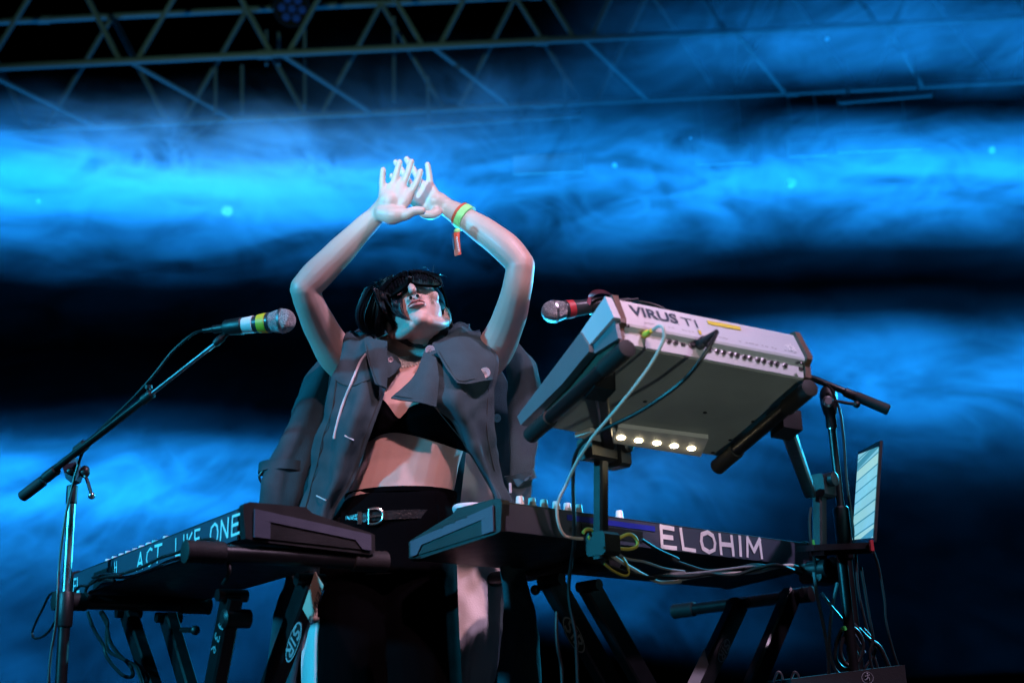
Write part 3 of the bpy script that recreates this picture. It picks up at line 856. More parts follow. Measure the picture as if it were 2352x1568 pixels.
# posts of the upper tier, standing on the camera side of the rear panel
po = ro - rb * .085
def rp(x, y, off=0): return PL(x, y, po + rb * off, rb)
pb, pt = rp(1380, 1285), rp(1380, 1040)
sq_bar(pb, pt, ra, .024, .024).build('post', 'black_metal', RST)
q1, q2 = rp(1398, 1030), PL(*c4(530, 640), wq(0, 0, -.02), wn)
sq_bar(q1, q2, ra, .024, .024).build('post', 'black_metal', RST)
mb = MB(); mb.bbox(rp(1372, 1035), ra * .075, rb * .04, Zv * .042, .006); mb.bbox(rp(1414, 1040), ra * .03, rb * .055, Zv * .062, .006); mb.build('clamp', 'black_plastic', RST)
mb = MB(); mb.lathe(rp(1412, 1030) - rb * .02, -rb, [(0, .014), (.018, .014), (.022, .009)], 16); mb.build('knob', 'black_plastic', RST)
mb = MB(); mb.bbox(rp(1385, 1250), ra * .045, rb * .05, Zv * .045, .006); mb.build('clamp', 'black_plastic', RST)
sq_bar(rp(1883, 1320), rp(1882, 1120), ra, .027, .027).build('post', 'black_metal', RST)
p1, p2 = rp(1860, 1130), PL(*c4(1655, 880), wq(0, 0, -.02), wn)
sq_bar(p1, p2, ra, .027, .027).build('post', 'black_metal', RST)
mb = MB(); mb.bbox(rp(1885, 1118), ra * .05, rb * .05, Zv * .055, .006); mb.build('clamp', 'black_plastic', RST)
mb = MB(); mb.lathe(rp(1885, 1105) + rb * .02, -rb, [(0, .017), (.06, .017), (.064, .01)], 16); mb.build('knob', 'black_plastic', RST)
mb = MB(); mb.lathe(rp(1868, 1308) + rb * .01, -rb, [(0, .021), (.05, .021), (.054, .014)], 16); mb.bbox(rp(1885, 1318), ra * .09, rb * .06, Zv * .045, .008); mb.build('clamp', 'black_plastic', RST)
mb = MB(); mb.lathe(rp(1918, 1300) - ra * .01, ra, [(0, .022), (.03, .022), (.034, .016)], 18); mb.build('knob', 'black_plastic', RST)
# arms under the white synthesizer
for (u0, v0, u1, v1) in ((690, 425, 120, 940), (1795, 665, 1250, 1130)):
    a_, b_ = PL(*c4(u0, v0), wq(0, 0, -.0225), wn), PL(*c4(u1, v1), wq(0, 0, -.0225), wn)
    arm(RST, a_, b_, .0128, rub=.085)
# sockets where post meets arm
for q in (q2, p2):
    mb = MB(); mb.cbox(q, ww * .04, wd_ * .05, wn * .04); mb.build('socket', 'black_metal', RST)
# ================================================================== the performer
PY = 2.92
base = P(905, 1250, PY); base.z = 0
person = thing('person', base, 'performer in open grey trench coat and black outfit, arms raised, hands crossed overhead', 'person')
def mpx(n, Y=2.9): return n / ppm(P(930, 1000, Y))
def remesh(mb, voxel, it, fac=.5):
    me = mb.mesh('tmp', False)
    ob = bpy.data.objects.new('tmp', me); col.objects.link(ob)
    r = ob.modifiers.new('r', 'REMESH'); r.mode = 'VOXEL'; r.voxel_size = voxel
    sm = ob.modifiers.new('s', 'SMOOTH'); sm.iterations = it; sm.factor = fac
    dg = bpy.context.evaluated_depsgraph_get()
    m2 = bpy.data.meshes.new_from_object(ob.evaluated_get(dg))
    bpy.data.objects.remove(ob)
    out = MB(); out.v = [v.co.copy() for v in m2.vertices]; out.f = [list(p.vertices) for p in m2.polygons]
    bpy.data.meshes.remove(m2)
    return out
def rings(mb, lst, seg=28):                  # lst: centre, rx, ry ; horizontal ellipses, closed
    v, f = [], []
    for c, rx, ry in lst:
        for k in range(seg):
            a = 2 * math.pi * k / seg
            ca, sa = math.cos(a), math.sin(a)
            v.append(Vector(c) + Vector((rx * abs(ca) ** .85 * (1 if ca > 0 else -1), ry * abs(sa) ** .85 * (1 if sa > 0 else -1), 0)))
    n = len(lst)
    for i in range(n - 1):
        for k in range(seg):
            f.append([i * seg + k, i * seg + (k + 1) % seg, (i + 1) * seg + (k + 1) % seg, (i + 1) * seg + k])
    f.append(list(range(seg))[::-1]); f.append(list(range((n - 1) * seg, n * seg)))
    mb.add(v, f)
def torso_c(x, y, dy=0): return P(x, y, PY + dy)
TOR = [((893, 1330), .136, .112, .0), ((897, 1270), .137, .110, 0), ((908, 1200), .132, .102, -.005), ((920, 1135), .116, .090, -.008), ((936, 1070), .113, .085, -.01), ((948, 1005), .122, .088, -.012),
       ((952, 950), .132, .100, -.01), ((956, 890), .138, .098, .01), ((957, 850), .140, .085, .025), ((956, 822), .115, .068, .035), ((952, 800), .070, .055, .035)]
def torso(mb, grow=0, upto=99):
    rings(mb, [(torso_c(x, y, dy), rx + grow, ry + grow) for (x, y), rx, ry, dy in TOR[:upto]])
def legs(mb, grow=0, bottom=.05):
    for s, kx in ((-1, 0), (1, 0)):
        hip = torso_c(890 + s * 62, 1300); foot = Vector((hip.x + s * .03, PY + .02, bottom))
        knee = (hip + foot) / 2 + Vector((s * .005, -.02, .02))
        mb.limb([hip, hip * .5 + knee * .5, knee, knee * .45 + foot * .55, foot], [.078 + grow, .072 + grow, .058 + grow, .054 + grow * 2, .045 + grow * 2.2])
body = MB()
torso(body)
legs(body)
# bust
for x in (905, 1000): body.ball(P(x, 955, PY - .045), (.056, .046, .052))
# neck
HDn = P(944, 800, PY + .03)
body.limb([P(950, 845, PY + .035), P(946, 800, PY + .012), P(940, 745, PY - .015)], [.052, .0465, .047])
# ---- head frame
Uh = (UP * math.cos(R(21)) - RT * math.sin(R(21))).normalized()
Sh = (RT * math.cos(R(21)) + UP * math.sin(R(21))).normalized()
tau = R(45); yawh = R(9)
fc0 = -FW * math.cos(tau) + Uh * math.sin(tau)
hu = Uh * math.cos(tau) + FW * math.sin(tau)
hf = (fc0 * math.cos(yawh) + Sh * math.sin(yawh)).normalized()
hr = hf.cross(hu).normalized()
if hr.dot(RT) < 0: hr = -hr
chin = P(966, 732, PY - .150)
HC = chin - (hf * .082 - hu * .105) * .90
HS = .90
def hd(x, y, z): return HC + (hr * x + hf * y + hu * z) * HS
AX = (hr, hf, hu)
body.ball(hd(0, -.018, .022), (.066, .088, .088), AX, 24, 16)          # cranium
body.ball(hd(0, .030, -.025), (.054, .055, .072), AX, 20, 14)           # face
body.ball(hd(0, .052, -.078), (.029, .030, .026), AX)                   # jaw front
body.ball(hd(0, .070, -.095), (.016, .014, .013), AX)                   # chin
for s in (-1, 1):
    body.limb([hd(s * .056, -.008, -.042), hd(s * .044, .022, -.074), hd(s * .018, .056, -.094)], [.014, .013, .013])   # jaw line
    body.ball(hd(s * .040, .062, -.018), (.020, .019, .018), AX)        # cheek
    body.ball(hd(s * .073, -.012, -.015), (.008, .016, .027), AX)       # ear
    body.ball(hd(s * .012, .093, -.040), (.0072, .0085, .007), AX)       # nostril wing
body.limb([hd(0, .088, .020), hd(0, .104, -.010), hd(0, .113, -.032)], [.0075, .0085, .0095])
body.ball(hd(0, .086, -.062), (.021, .011, .010), AX)                   # mouth mound
# ---- arms
def pl(lst): return [P(*q) for q in lst]
body.limb(pl([(815, 850, 2.93), (775, 815, 2.90), (738, 755, 2.84), (712, 700, 2.78), (699, 664, 2.75)]), [.046, .044, .038, .033, .031])
body.limb(pl([(699, 662, 2.75), (728, 632, 2.75), (775, 585, 2.745), (830, 528, 2.735), (868, 492, 2.725)]), [.031, .0345, .032, .026, .0210])
body.ball(P(683, 666, 2.765), .017)
body.limb(pl([(1095, 845, 2.93), (1135, 805, 2.90), (1168, 735, 2.84), (1187, 665, 2.78), (1196, 612, 2.755)]), [.046, .044, .038, .033, .031])
body.limb(pl([(1196, 608, 2.755), (1165, 572, 2.76), (1118, 535, 2.775), (1062, 498, 2.79), (1022, 474, 2.795)]), [.031, .034, .0315, .0255, .0205])
body.ball(P(1211, 606, 2.77), .017)
for x, s in ((850, 1), (1060, -1)):                                        # trapezius and collar bones
    body.limb([P(x - s * 30, 838, PY + .03), P(x + s * 40, 815, PY + .03), P(952 - s * 15, 780, PY + .03)], [.045, .045, .04])
# ---- hands
def finger(pts, r0=.0088, r1=.0068):
    n = len(pts); r0 *= 1.04; r1 *= 1.12
    body.limb(pl(pts), [r0 + (r1 - r0) * i / (n - 1) for i in range(n)], 12, 4)
A0, A1 = 2.705, 2.785
# her right hand, palm to the camera
body.limb(pl([(868, 492, 2.725), (884, 476, 2.715), (893, 462, A0)]), [.0225, .024, .024])
for x0, y0, x1, y1, r in ((893, 478, 883, 446, .0165), (899, 476, 902, 432, .0165), (910, 476, 921, 430, .0165), (918, 478, 938, 446, .0160)):
    body.limb(pl([(x0, y0, A0 + .004), ((x0 + x1) / 2, (y0 + y1) / 2, A0), (x1, y1, A0)]), [r, r, r * .85], 14, 4)
body.limb(pl([(880, 490, A0), (900, 495, A0 - .008), (922, 492, A0 - .008)]), [.02, .021, .016], 14, 4)
finger([(881, 446, A0), (878, 420, A0 - .004), (880, 390, A0 - .01)], .0085, .0062)
finger([(901, 436, A0), (909, 405, A0 - .006), (918, 373, A0 - .012)])
finger([(921, 434, A0), (935, 402, A0 - .006), (945, 372, A0 - .010)])
finger([(939, 450, A0), (956, 422, A0 - .008), (966, 394, A0 - .012)], .0090, .0066)
finger([(912, 497, A0 - .006), (932, 494, A0 - .012), (950, 485, A0 - .014), (969, 484, A0 - .012)], .013, .0085)
# her left hand, behind the right
body.limb(pl([(1022, 474, 2.795), (1008, 466, 2.792), (998, 462, A1)]), [.0215, .024, .023])
for x0, y0, x1, y1, r in ((1003, 470, 989, 434, .0165), (995, 470, 975, 432, .0165), (984, 472, 955, 440, .0165), (976, 476, 945, 455, .016)):
    body.limb(pl([(x0, y0, A1 + .004), ((x0 + x1) / 2, (y0 + y1) / 2, A1), (x1, y1, A1)]), [r, r, r * .85], 14, 4)
finger([(989, 436, A1), (986, 405, A1 - .004), (982, 378, A1 - .01)], .0086, .0062)
finger([(973, 434, A1), (953, 396, A1 - .006), (934, 366, A1 - .010)])
finger([(953, 442, A1), (930, 404, A1 - .006), (909, 373, A1 - .010)])
finger([(945, 456, A1), (922, 428, A1), (900, 404, A1)], .0088, .0066)
finger([(1002, 488, A1 - .008), (990, 494, A1 - .016), (972, 492, A1 - .018)], .0125, .0085)
body = remesh(body, .0032, 4, .5)
bt = BVHTree.FromPolygons([tuple(v) for v in body.v], body.f)
body_ob = body.build('body', 'skin', person, angle=180)
def onbody(x, y, off=.004, fallback=2.85):
    d = ray(x, y).normalized()
    h = bt.ray_cast(CAM, d)
    if h[0] is None: return P(x, y, fallback)
    return h[0] - d * off
# lips, nostrils
mb = MB()
mb.limb([hd(-.021, .092, -.062), hd(-.008, .100, -.058), hd(0, .101, -.060), hd(.008, .100, -.058), hd(.021, .092, -.062)], [.001, .0026, .0024, .0026, .001], 10, 4)
mb.limb([hd(-.019, .091, -.067), hd(0, .099, -.071), hd(.019, .091, -.067)], [.001, .0038, .001], 10, 5)
mb.build('lips', 'lip', person)
for s in (-1, 1):
    mb = MB(); mb.ball(hd(s * .0085, .103, -.0455), (.0036, .0048, .0022), AX); mb.build('nostril', 'rubber', person)
# sunglasses
so = bpy.data.objects.new('sunglasses', None); so.location = hd(0, .1, .018) - person.location; col.objects.link(so); so.parent = person
gl = MB()
bpy.context.view_layer.update()
for s in (-1, 1):
    g1 = MB(); pts = []
    for k in range(20):
        a = 2 * math.pi * k / 20
        x = s * .037 + .0355 * math.cos(a); z = .006 + .024 * math.sin(a) * (1 - .12 * math.cos(a) * s)
        pts.append(hd(x, .112 - x * x * 7.0, z))
    g1.prism(pts, -hf * .004); g1.build('lens', 'glass_black', so)
    g1 = MB(); g1.tube(pts + [pts[0], pts[1]], .0028, 8); g1.build('rim', 'matte_black', so)
    g1 = MB(); g1.tube(smooth_path([hd(s * .071, .076, .012), hd(s * .079, .02, .012), hd(s * .078, -.03, .0)], 5), .003, 8); g1.build('temple_arm', 'matte_black', so)
g1 = MB(); g1.tube([hd(-.007, .111, .014), hd(0, .114, .016), hd(.007, .111, .014)], .003, 8); g1.build('bridge', 'black_plastic', so)
# hair: cap plus locks
rnd = random.Random(11)
hair = MB()
def lock(pts, r, seg=6, sub=5, taper=.25):
    pp = smooth_path(pts, sub); n = len(pp)
    rs = [r * (1 - (1 - taper) * (i / (n - 1)) ** 2) * (.6 + .4 * min(1, i / 2)) for i in range(n)]
    hair.tube(pp, rs, seg)
cap = MB(); cap.ball(hd(0, -.03, .030), (.075, .089, .094), AX, 26, 18)
for v in cap.v:
    l = v - HC
    if l.dot(hf) > .045 and l.dot(hu) < .085: v -= hf * (l.dot(hf) - .045)
    v += (v - HC).normalized() * .003 * noise.noise(v * 90)
hair.v = hair.v + cap.v; hair.f = hair.f + cap.f
hair.ball(P(862, 722, hd(-.07, -.02, 0).y + .055), (.020, .03, .042), None, 18, 12)
hair.ball(hd(-.050, -.030, .058), (.040, .050, .052), AX, 18, 12)
g0 = Vector((0, 0, -1))
def hp(u, v, Y): return P(*c2(u, v), Y)
for i in range(420):                                    # the bob falling on the left of the picture
    t = rnd.random(); j = rnd.uniform(-1, 1); dp = rnd.uniform(0, 1)
    st = hd(-.02 - .06 * t + rnd.uniform(-.008, .008), -.055 * dp + .035, .118 - .055 * t - .03 * dp)
    y0 = st.y
    m0 = P(898 - 48 * t + 3 * j, 638 + 24 * t + 4 * j, y0 - .005 + .02 * dp)
    m1 = P(889 - 66 * t + 3 * j, 708 + 3 * j, y0 + .005 + .04 * dp)
    m2 = P(884 - 64 * t + 3 * j, 738, y0 + .015 + .05 * dp)
    en = P(879 - 46 * t + rnd.uniform(-5, 5), 774 - 12 * t + rnd.uniform(-8, 5), y0 + .03 + .05 * dp)
    lock([st, m0, m1, m2, en], rnd.uniform(.0012, .0030), 5, 4)
for i in range(150):                                     # over the temple and ear
    t = rnd.random(); dp = rnd.random()
    st = hd(-.03 - .03 * t, .045 - .05 * dp, .118 - .02 * t)
    m1 = hd(-.080 - .004 * rnd.random(), .040 - .075 * dp, .03)
    m2 = P(876 + rnd.uniform(-6, 12), 706, m1.y - .006)
    en = P(868 + rnd.uniform(-8, 14), 752 + rnd.uniform(-14, 20), m1.y + .005)
    lock([st, m1, m2, en], rnd.uniform(.0014, .0032), 5, 4)
for i in range(110):                                     # back and right side
    dp = rnd.uniform(0, 1)
    st = hd(.05 + .022 * rnd.random(), -.06 * dp + .01, .085 - .05 * rnd.random())
    en = P(1004 + rnd.uniform(-8, 6), 745 + rnd.uniform(-30, 12), st.y + .03 + .06 * dp)
    lock([st, hd(.082, -.02 - .05 * dp, .0), st * .3 + en * .7 + RT * .006, en], rnd.uniform(.0014, .0030), 5, 4)
for i in range(130):                                     # crown strands combed forward over the brow
    t = rnd.uniform(-1, 1)
    a = hd(t * .060, -.02 + rnd.uniform(-.03, .03), .128 - .03 * t * t)
    b = hd(t * .072, .05, .105 - .035 * t * t); c = hd(t * .078, .098 - .03 * t * t, .058 - .02 * abs(t)); e = hd(t * .080, .118 - .05 * t * t, .022 + rnd.uniform(-.03, .012))
    lock([a, b, c, e], rnd.uniform(.0018, .0036), 5, 4)
for i in range(26):                                      # flyaways
    a = hd(rnd.uniform(-.07, .07), rnd.uniform(-.06, .03), .115); d = Vector((rnd.uniform(-1, 1), rnd.uniform(-.5, .2), rnd.uniform(-.2, .7))).normalized()
    lock([a, a + d * .02, a + d * .035 - Zv * .012], .0006, 4, 3)
def fringe(path, n, spread, r):
    for i in range(n):
        j = rnd.uniform(-1, 1)
        pts = []
        for k, (u, v) in enumerate(path):
            f = k / (len(path) - 1)
            w = spread * (1 - .75 * f) * j + rnd.uniform(-3, 3)
            h = onbody(*c2(u + w, v + w * .2), off=.006 + rnd.uniform(0, .006), fallback=2.80)
            pts.append(h)
        lock(pts, r * rnd.uniform(.7, 1.2), 5, 4, .2)
fringe([(905, 360), (930, 440), (965, 530), (1010, 600), (1055, 645)], 16, 18, .0014)
fringe([(985, 390), (1000, 450), (1030, 520), (1080, 575), (1160, 602)], 70, 62, .0020)
fringe([(1050, 400), (1065, 460), (1085, 520), (1115, 565), (1150, 592)], 60, 56, .0020)
fringe([(950, 370), (960, 450), (985, 540), (1020, 620), (1040, 690)], 14, 26, .0012)
fringe([(1020, 395), (1035, 450), (1060, 510), (1100, 560), (1130, 600)], 60, 80, .0018)
fringe([(1010, 590), (1070, 640), (1040, 680), (1000, 715)], 3, 6, .0009)
hair.build('hair', 'hair', person, angle=70)

# ---- trousers, boots, belt, top, choker
tr = MB()
rings(tr, [(torso_c(x, y, dy), rx + .008, ry + .008) for (x, y), rx, ry, dy in TOR[:3]] + [(torso_c(922, 1142, -.008), .1195, .0935)])
legs(tr, .014, .06)
tr = remesh(tr, .006, 6)
for v in tr.v: v += Vector((0, -1, 0)) * .003 * noise.noise(Vector((v.x * 10, v.y * 10, v.z * 22)))
tr.build('trousers', 'black_cloth', person, angle=180)
for s in (-1, 1):
    hip = torso_c(890 + s * 62, 1300); f = Vector((hip.x + s * .03, PY + .02, .045))
    mb = MB(); mb.ball(f + Vector((0, -.05, -.005)), (.045, .12, .04)); mb.limb([f, f + Vector((0, .01, .1))], [.05, .055]); remesh(mb, .008, 3).build('boot', 'leather', person, angle=180)
def band(ctr, rx, ry, h, th, tilt=(0, 0), seg=72, arc=(0, 2 * math.pi)):
    mb = MB(); v, f = [], []
    for k in range(seg + 1):
        a = arc[0] + (arc[1] - arc[0]) * k / seg
        d = Vector((math.cos(a) * rx, math.sin(a) * ry, 0)); d.z = d.x * tilt[0] + d.y * tilt[1]
        n = Vector((math.cos(a), math.sin(a), 0))
        for (q, w) in ((0, -h / 2), (th, -h / 2 + th * .4), (th, h / 2 - th * .4), (0, h / 2)):
            v.append(Vector(ctr) + d + n * q + Vector((0, 0, w)))
    for k in range(seg):
        for j in range(4):
            f.append([k * 4 + j, k * 4 + (j + 1) % 4, (k + 1) * 4 + (j + 1) % 4, (k + 1) * 4 + j])
    return mb.add(v, f)
bc = torso_c(905, 1203, -.005)
belt = band(bc, .1405, .111, .021, .0035, (.03, 0)).build('belt', 'leather', person)
def onbelt(a, out, dz=0):
    return bc + Vector((math.cos(a) * (.1405 + out), math.sin(a) * (.111 + out), .03 * math.cos(a) * .14 + dz))
ab = -math.pi / 2 - .27
mb = MB(); pts = [onbelt(ab + da, .006, dz) for da, dz in ((-.02, .016), (.10, .016), (.17, .010), (.19, 0), (.17, -.010), (.10, -.016), (-.02, -.016))]
mb.tube(smooth_path(pts, 4), .0032, 8); mb.tube([onbelt(ab - .02, .006, .016), onbelt(ab - .02, .006, -.016)], .0026, 8); mb.tube([onbelt(ab - .02, .007, 0), onbelt(ab + .18, .008, 0)], .002, 8)
mb.build('buckle', 'silver', belt)
mb = MB(); mb.bbox(onbelt(ab - .17, .005), (0, 0, .027), (.010, .0, 0), (0, .004, 0), .001); mb.build('keeper', 'silver', belt)
for a in (-math.pi / 2 - .75, -math.pi / 2 + .75):
    mb = MB(); mb.bbox(onbelt(a, .004), (0, 0, .040), (.012, 0, 0), (0, .004, 0), .001); mb.build('belt_loop', 'black_cloth', person)
# waistband
band(torso_c(921, 1140, -.008), .1195, .0935, .012, .003, (-.01, 0)).build('waistband', 'black_cloth', person)
# top: hem arch, then up to the neckline
hem = [(815, 1030), (849, 1013), (871, 1000), (903, 993), (935, 997), (983, 1009), (1043, 1029), (1085, 1042)]
neck = [(830, 905), (858, 905), (885, 922), (914, 960), (932, 946), (950, 930), (1040, 900), (1090, 900)]
rows = []
for k in range(7):
    f = k / 6
    rows.append([onbody(hx * (1 - f) + nx * f, hy * (1 - f) + ny * f, .007) for (hx, hy), (nx, ny) in zip(hem, neck)])
for _r in rows[1:5]:
    for _p in _r: _p.y -= .006
cloth(rows, 4, 3, .0005, 2, 3, .004, .001).build('crop_top', 'black_cloth', person)
# choker
nc = P(946, 824, PY + .022)
cw = MB(); st = MB()
axn = (P(940, 770, PY) - P(950, 838, PY + .035)).normalized()
xx = RT - axn * RT.dot(axn); xx.normalize(); yy = axn.cross(xx)
ck = bpy.data.objects.new('choker', None); col.objects.link(ck); ck.parent = person; ck.location = nc - person.location
bpy.context.view_layer.update()
crow = []
for row in range(8):
    v = row / 7
    crow.append([onbody(908 + 78 * k / 11 + (3 - 4 * k / 11) * v, 821 - 15 * k / 11 - 5 * math.sin(math.pi * k / 11) * -.6 + (18 + 3 * (1 - k / 11)) * v, .0022, 2.87) for k in range(12)])
cloth(crow, 3, 2, 0, 1, 1, .0015, 0).build('chain_band', 'steel', ck)
gg = grid_pts(crow, 3, 1)
for r_ in gg:
    for q in r_: st.ball(q - (q - CAM).normalized() * .0012, .00145, seg=6, rings=4)
o = st.build('rhinestones', 'rhinestone', ck); o['kind'] = 'stuff'
for k in range(3, 31, 3):
    q = gg[-1][k]; mb = MB(); mb.ball(q - (q - CAM).normalized() * .0015 - Zv * .003, .0026, seg=8, rings=6); mb.build('gem', 'rhinestone', ck)
# wristband with its ribbon tag
wc = P(1067, 499, 2.788); wa = (P(1118, 535, 2.775) - P(1022, 474, 2.795)).normalized()
mb = MB(); mb.lathe(wc - wa * .0085, wa, [(0, .0288), (.001, .0300), (.016, .0306), (.017, .0295)], 28); wb = mb.build('wristband', 'neon_band', person)
mb = MB(); mb.lathe(wc - wa * .0155, wa, [(0, .0285), (.001, .0293), (.006, .0293), (.007, .0285)], 28); mb.build('red_band', 'red_ribbon', wb)
q = P(1050, 530, 2.752); mb = MB(); mb.ball(q, (.007, .005, .006)); mb.build('bead', 'neon_band', wb)
rows = px_rows([[(1042, 534, 2.752), (1050, 533, 2.748), (1056, 533, 2.752)], [(1041, 550, 2.750), (1049, 550, 2.744), (1056, 549, 2.750)], [(1042, 570, 2.752), (1051, 570, 2.746), (1058, 568, 2.750)], [(1044, 588, 2.752), (1052, 586, 2.746), (1060, 584, 2.750)]])
tg = cloth(rows, 3, 4, .001, 1, 5, .001, .001).build('ribbon_tag', 'red_ribbon', wb)
mb = MB(); cloth(px_rows([[(1038, 536, 2.749), (1042, 536, 2.748)], [(1039, 552, 2.747), (1043, 552, 2.746)], [(1041, 572, 2.749), (1044, 572, 2.748)]]), 2, 4, 0, 1, 5, .001, 0).build('tag_edge', 'ink', wb)
mb = MB()
for k in range(7):
    p = P(1047 + k * .8, 545 + k * 5, 2.741); mb.tube([p, p + RT * .003 + UP * .001, p + RT * .0035 - UP * .002, p - UP * .003 + RT * .001], .0006, 5)
o = mb.build('tag_marks', 'white_paint', wb); o['kind'] = 'stuff'

# ---- the coat
ct = bpy.data.objects.new('coat', None); col.objects.link(ct); ct.parent = person; ct.location = P(950, 800, 2.9) - person.location
bpy.context.view_layer.update()
PA = [[(800, 768, 2.97), (822, 764, 2.99), (850, 768, 3.0)], [(790, 775, 2.86), (835, 776, 2.82), (884, 784, 2.80)], [(780, 835, 2.815), (832, 835, 2.785), (888, 838, 2.79)], [(763, 873, 2.81), (825, 880, 2.765), (887, 893, 2.78)], [(752, 943, 2.83), (808, 950, 2.755), (866, 957, 2.77)],
      [(732, 1002, 2.85), (790, 1004, 2.77), (847, 1004, 2.78)], [(720, 1060, 2.87), (775, 1058, 2.79), (831, 1057, 2.79)], [(706, 1110, 2.88), (757, 1112, 2.80), (807, 1113, 2.80)], [(692, 1165, 2.89), (735, 1168, 2.82), (772, 1168, 2.82)], [(672, 1260, 2.90), (712, 1265, 2.85), (742, 1265, 2.85)], [(655, 1340, 2.92), (700, 1345, 2.88), (730, 1345, 2.88)], [(630, 1450, 2.94), (675, 1455, 2.90), (712, 1455, 2.90)], [(602, 1620, 2.96), (650, 1625, 2.92), (700, 1625, 2.92)]]
cloth(px_rows(PA), 10, 7, .010, 1.9, 2, .0035, .011).build('front_panel', 'coat', ct, angle=60)
PBm = [[(1000, 772, 3.0), (1055, 748, 2.99), (1100, 762, 2.97)], [(1000, 784, 2.86), (1055, 754, 2.88), (1105, 770, 2.88)], [(978, 812, 2.80), (1050, 800, 2.81), (1135, 815, 2.84)], [(972, 845, 2.785), (1050, 850, 2.775), (1140, 850, 2.82)], [(975, 890, 2.775), (1055, 895, 2.76), (1131, 895, 2.82)], [(990, 925, 2.765), (1060, 935, 2.755), (1128, 945, 2.83)],
       [(1030, 968, 2.785), (1080, 975, 2.785), (1127, 985, 2.84)], [(1062, 1015, 2.815), (1097, 1020, 2.815), (1132, 1025, 2.86)], [(1095, 1072, 2.845), (1120, 1075, 2.845), (1143, 1080, 2.88)], [(1133, 1145, 2.86), (1148, 1148, 2.86), (1164, 1150, 2.89)], [(1140, 1240, 2.88), (1165, 1240, 2.87), (1185, 1240, 2.92)], [(1146, 1340, 2.90), (1175, 1345, 2.88), (1203, 1340, 2.94)], [(1148, 1440, 2.92), (1185, 1445, 2.89), (1228, 1440, 2.95)], [(1122, 1620, 2.94), (1180, 1625, 2.90), (1242, 1620, 2.96)]]
cloth(px_rows(PBm), 10, 7, .011, 1.7, 5, .0035, .011).build('front_panel', 'coat', ct, angle=60)
# lapels and storm flap
cloth(px_rows([[(836, 781, 2.805), (860, 778, 2.792), (889, 783, 2.785)], [(846, 830, 2.772), (866, 832, 2.766), (890, 838, 2.772)], [(862, 882, 2.756), (876, 886, 2.754), (889, 893, 2.764)]]), 6, 8, .001, 1, 8, .004, .003).build('lapel', 'coat', ct, angle=60)
cloth(px_rows([[(974, 806, 2.79), (986, 812, 2.78), (1002, 822, 2.775)], [(950, 862, 2.755), (975, 868, 2.745), (1008, 872, 2.75)], [(897, 912, 2.745), (944, 921, 2.735), (1002, 934, 2.742)]]), 7, 8, .002, 1, 9, .004, .004).build('lapel', 'coat', ct, angle=60)
cloth(px_rows([[(998, 800, 2.79), (1050, 772, 2.80), (1106, 784, 2.83)], [(1024, 845, 2.755), (1075, 828, 2.765), (1137, 822, 2.815)], [(1049, 882, 2.742), (1092, 878, 2.755), (1132, 871, 2.80)]]), 8, 8, .003, 1.2, 4, .004, .004).build('storm_flap', 'coat', ct, angle=60)
# collar standing round the neck
cloth(px_rows([[(1000, 752, 2.93), (1012, 762, 2.90), (1022, 776, 2.88)], [(984, 788, 2.86), (996, 800, 2.82), (1012, 806, 2.81)], [(972, 812, 2.82), (980, 826, 2.795), (990, 838, 2.79)]]), 5, 5, .001, 1, 7, .004, .003).build('collar', 'coat', ct, angle=60)
cloth(px_rows([[(884, 800, 2.83), (900, 810, 2.83), (910, 815, 2.84)], [(886, 830, 2.81), (905, 835, 2.81), (922, 838, 2.825)], [(888, 868, 2.80), (900, 862, 2.80), (912, 852, 2.815)]]), 5, 5, .001, 1, 7, .004, .003).build('collar', 'coat', ct, angle=60)
cloth(px_rows([[(805, 770, 2.98), (850, 745, 3.05), (930, 738, 3.07), (1000, 740, 3.04), (1060, 752, 2.98)], [(795, 800, 3.0), (860, 800, 3.06), (930, 800, 3.08), (1010, 800, 3.06), (1090, 790, 3.0)]]), 6, 6, .003, 2, 3, .004, .004).build('collar', 'coat', ct, angle=60)
# back of the coat, hanging behind her
cloth(px_rows([[(800, 790, 3.04), (930, 790, 3.10), (1095, 785, 3.04)], [(745, 880, 3.06), (940, 890, 3.12), (1165, 880, 3.06)], [(715, 1000, 3.07), (940, 1010, 3.13), (1180, 1000, 3.07)], [(690, 1140, 3.13), (930, 1150, 3.19), (1190, 1140, 3.13)], [(665, 1300, 3.13), (930, 1310, 3.20), (1205, 1300, 3.13)], [(640, 1450, 3.14), (930, 1460, 3.21), (1222, 1450, 3.14)], [(606, 1640, 3.15), (930, 1650, 3.22), (1240, 1640, 3.15)]]), 14, 8, .012, 4, 6, .0035, .006).build('back_panel', 'coat', ct, angle=60)
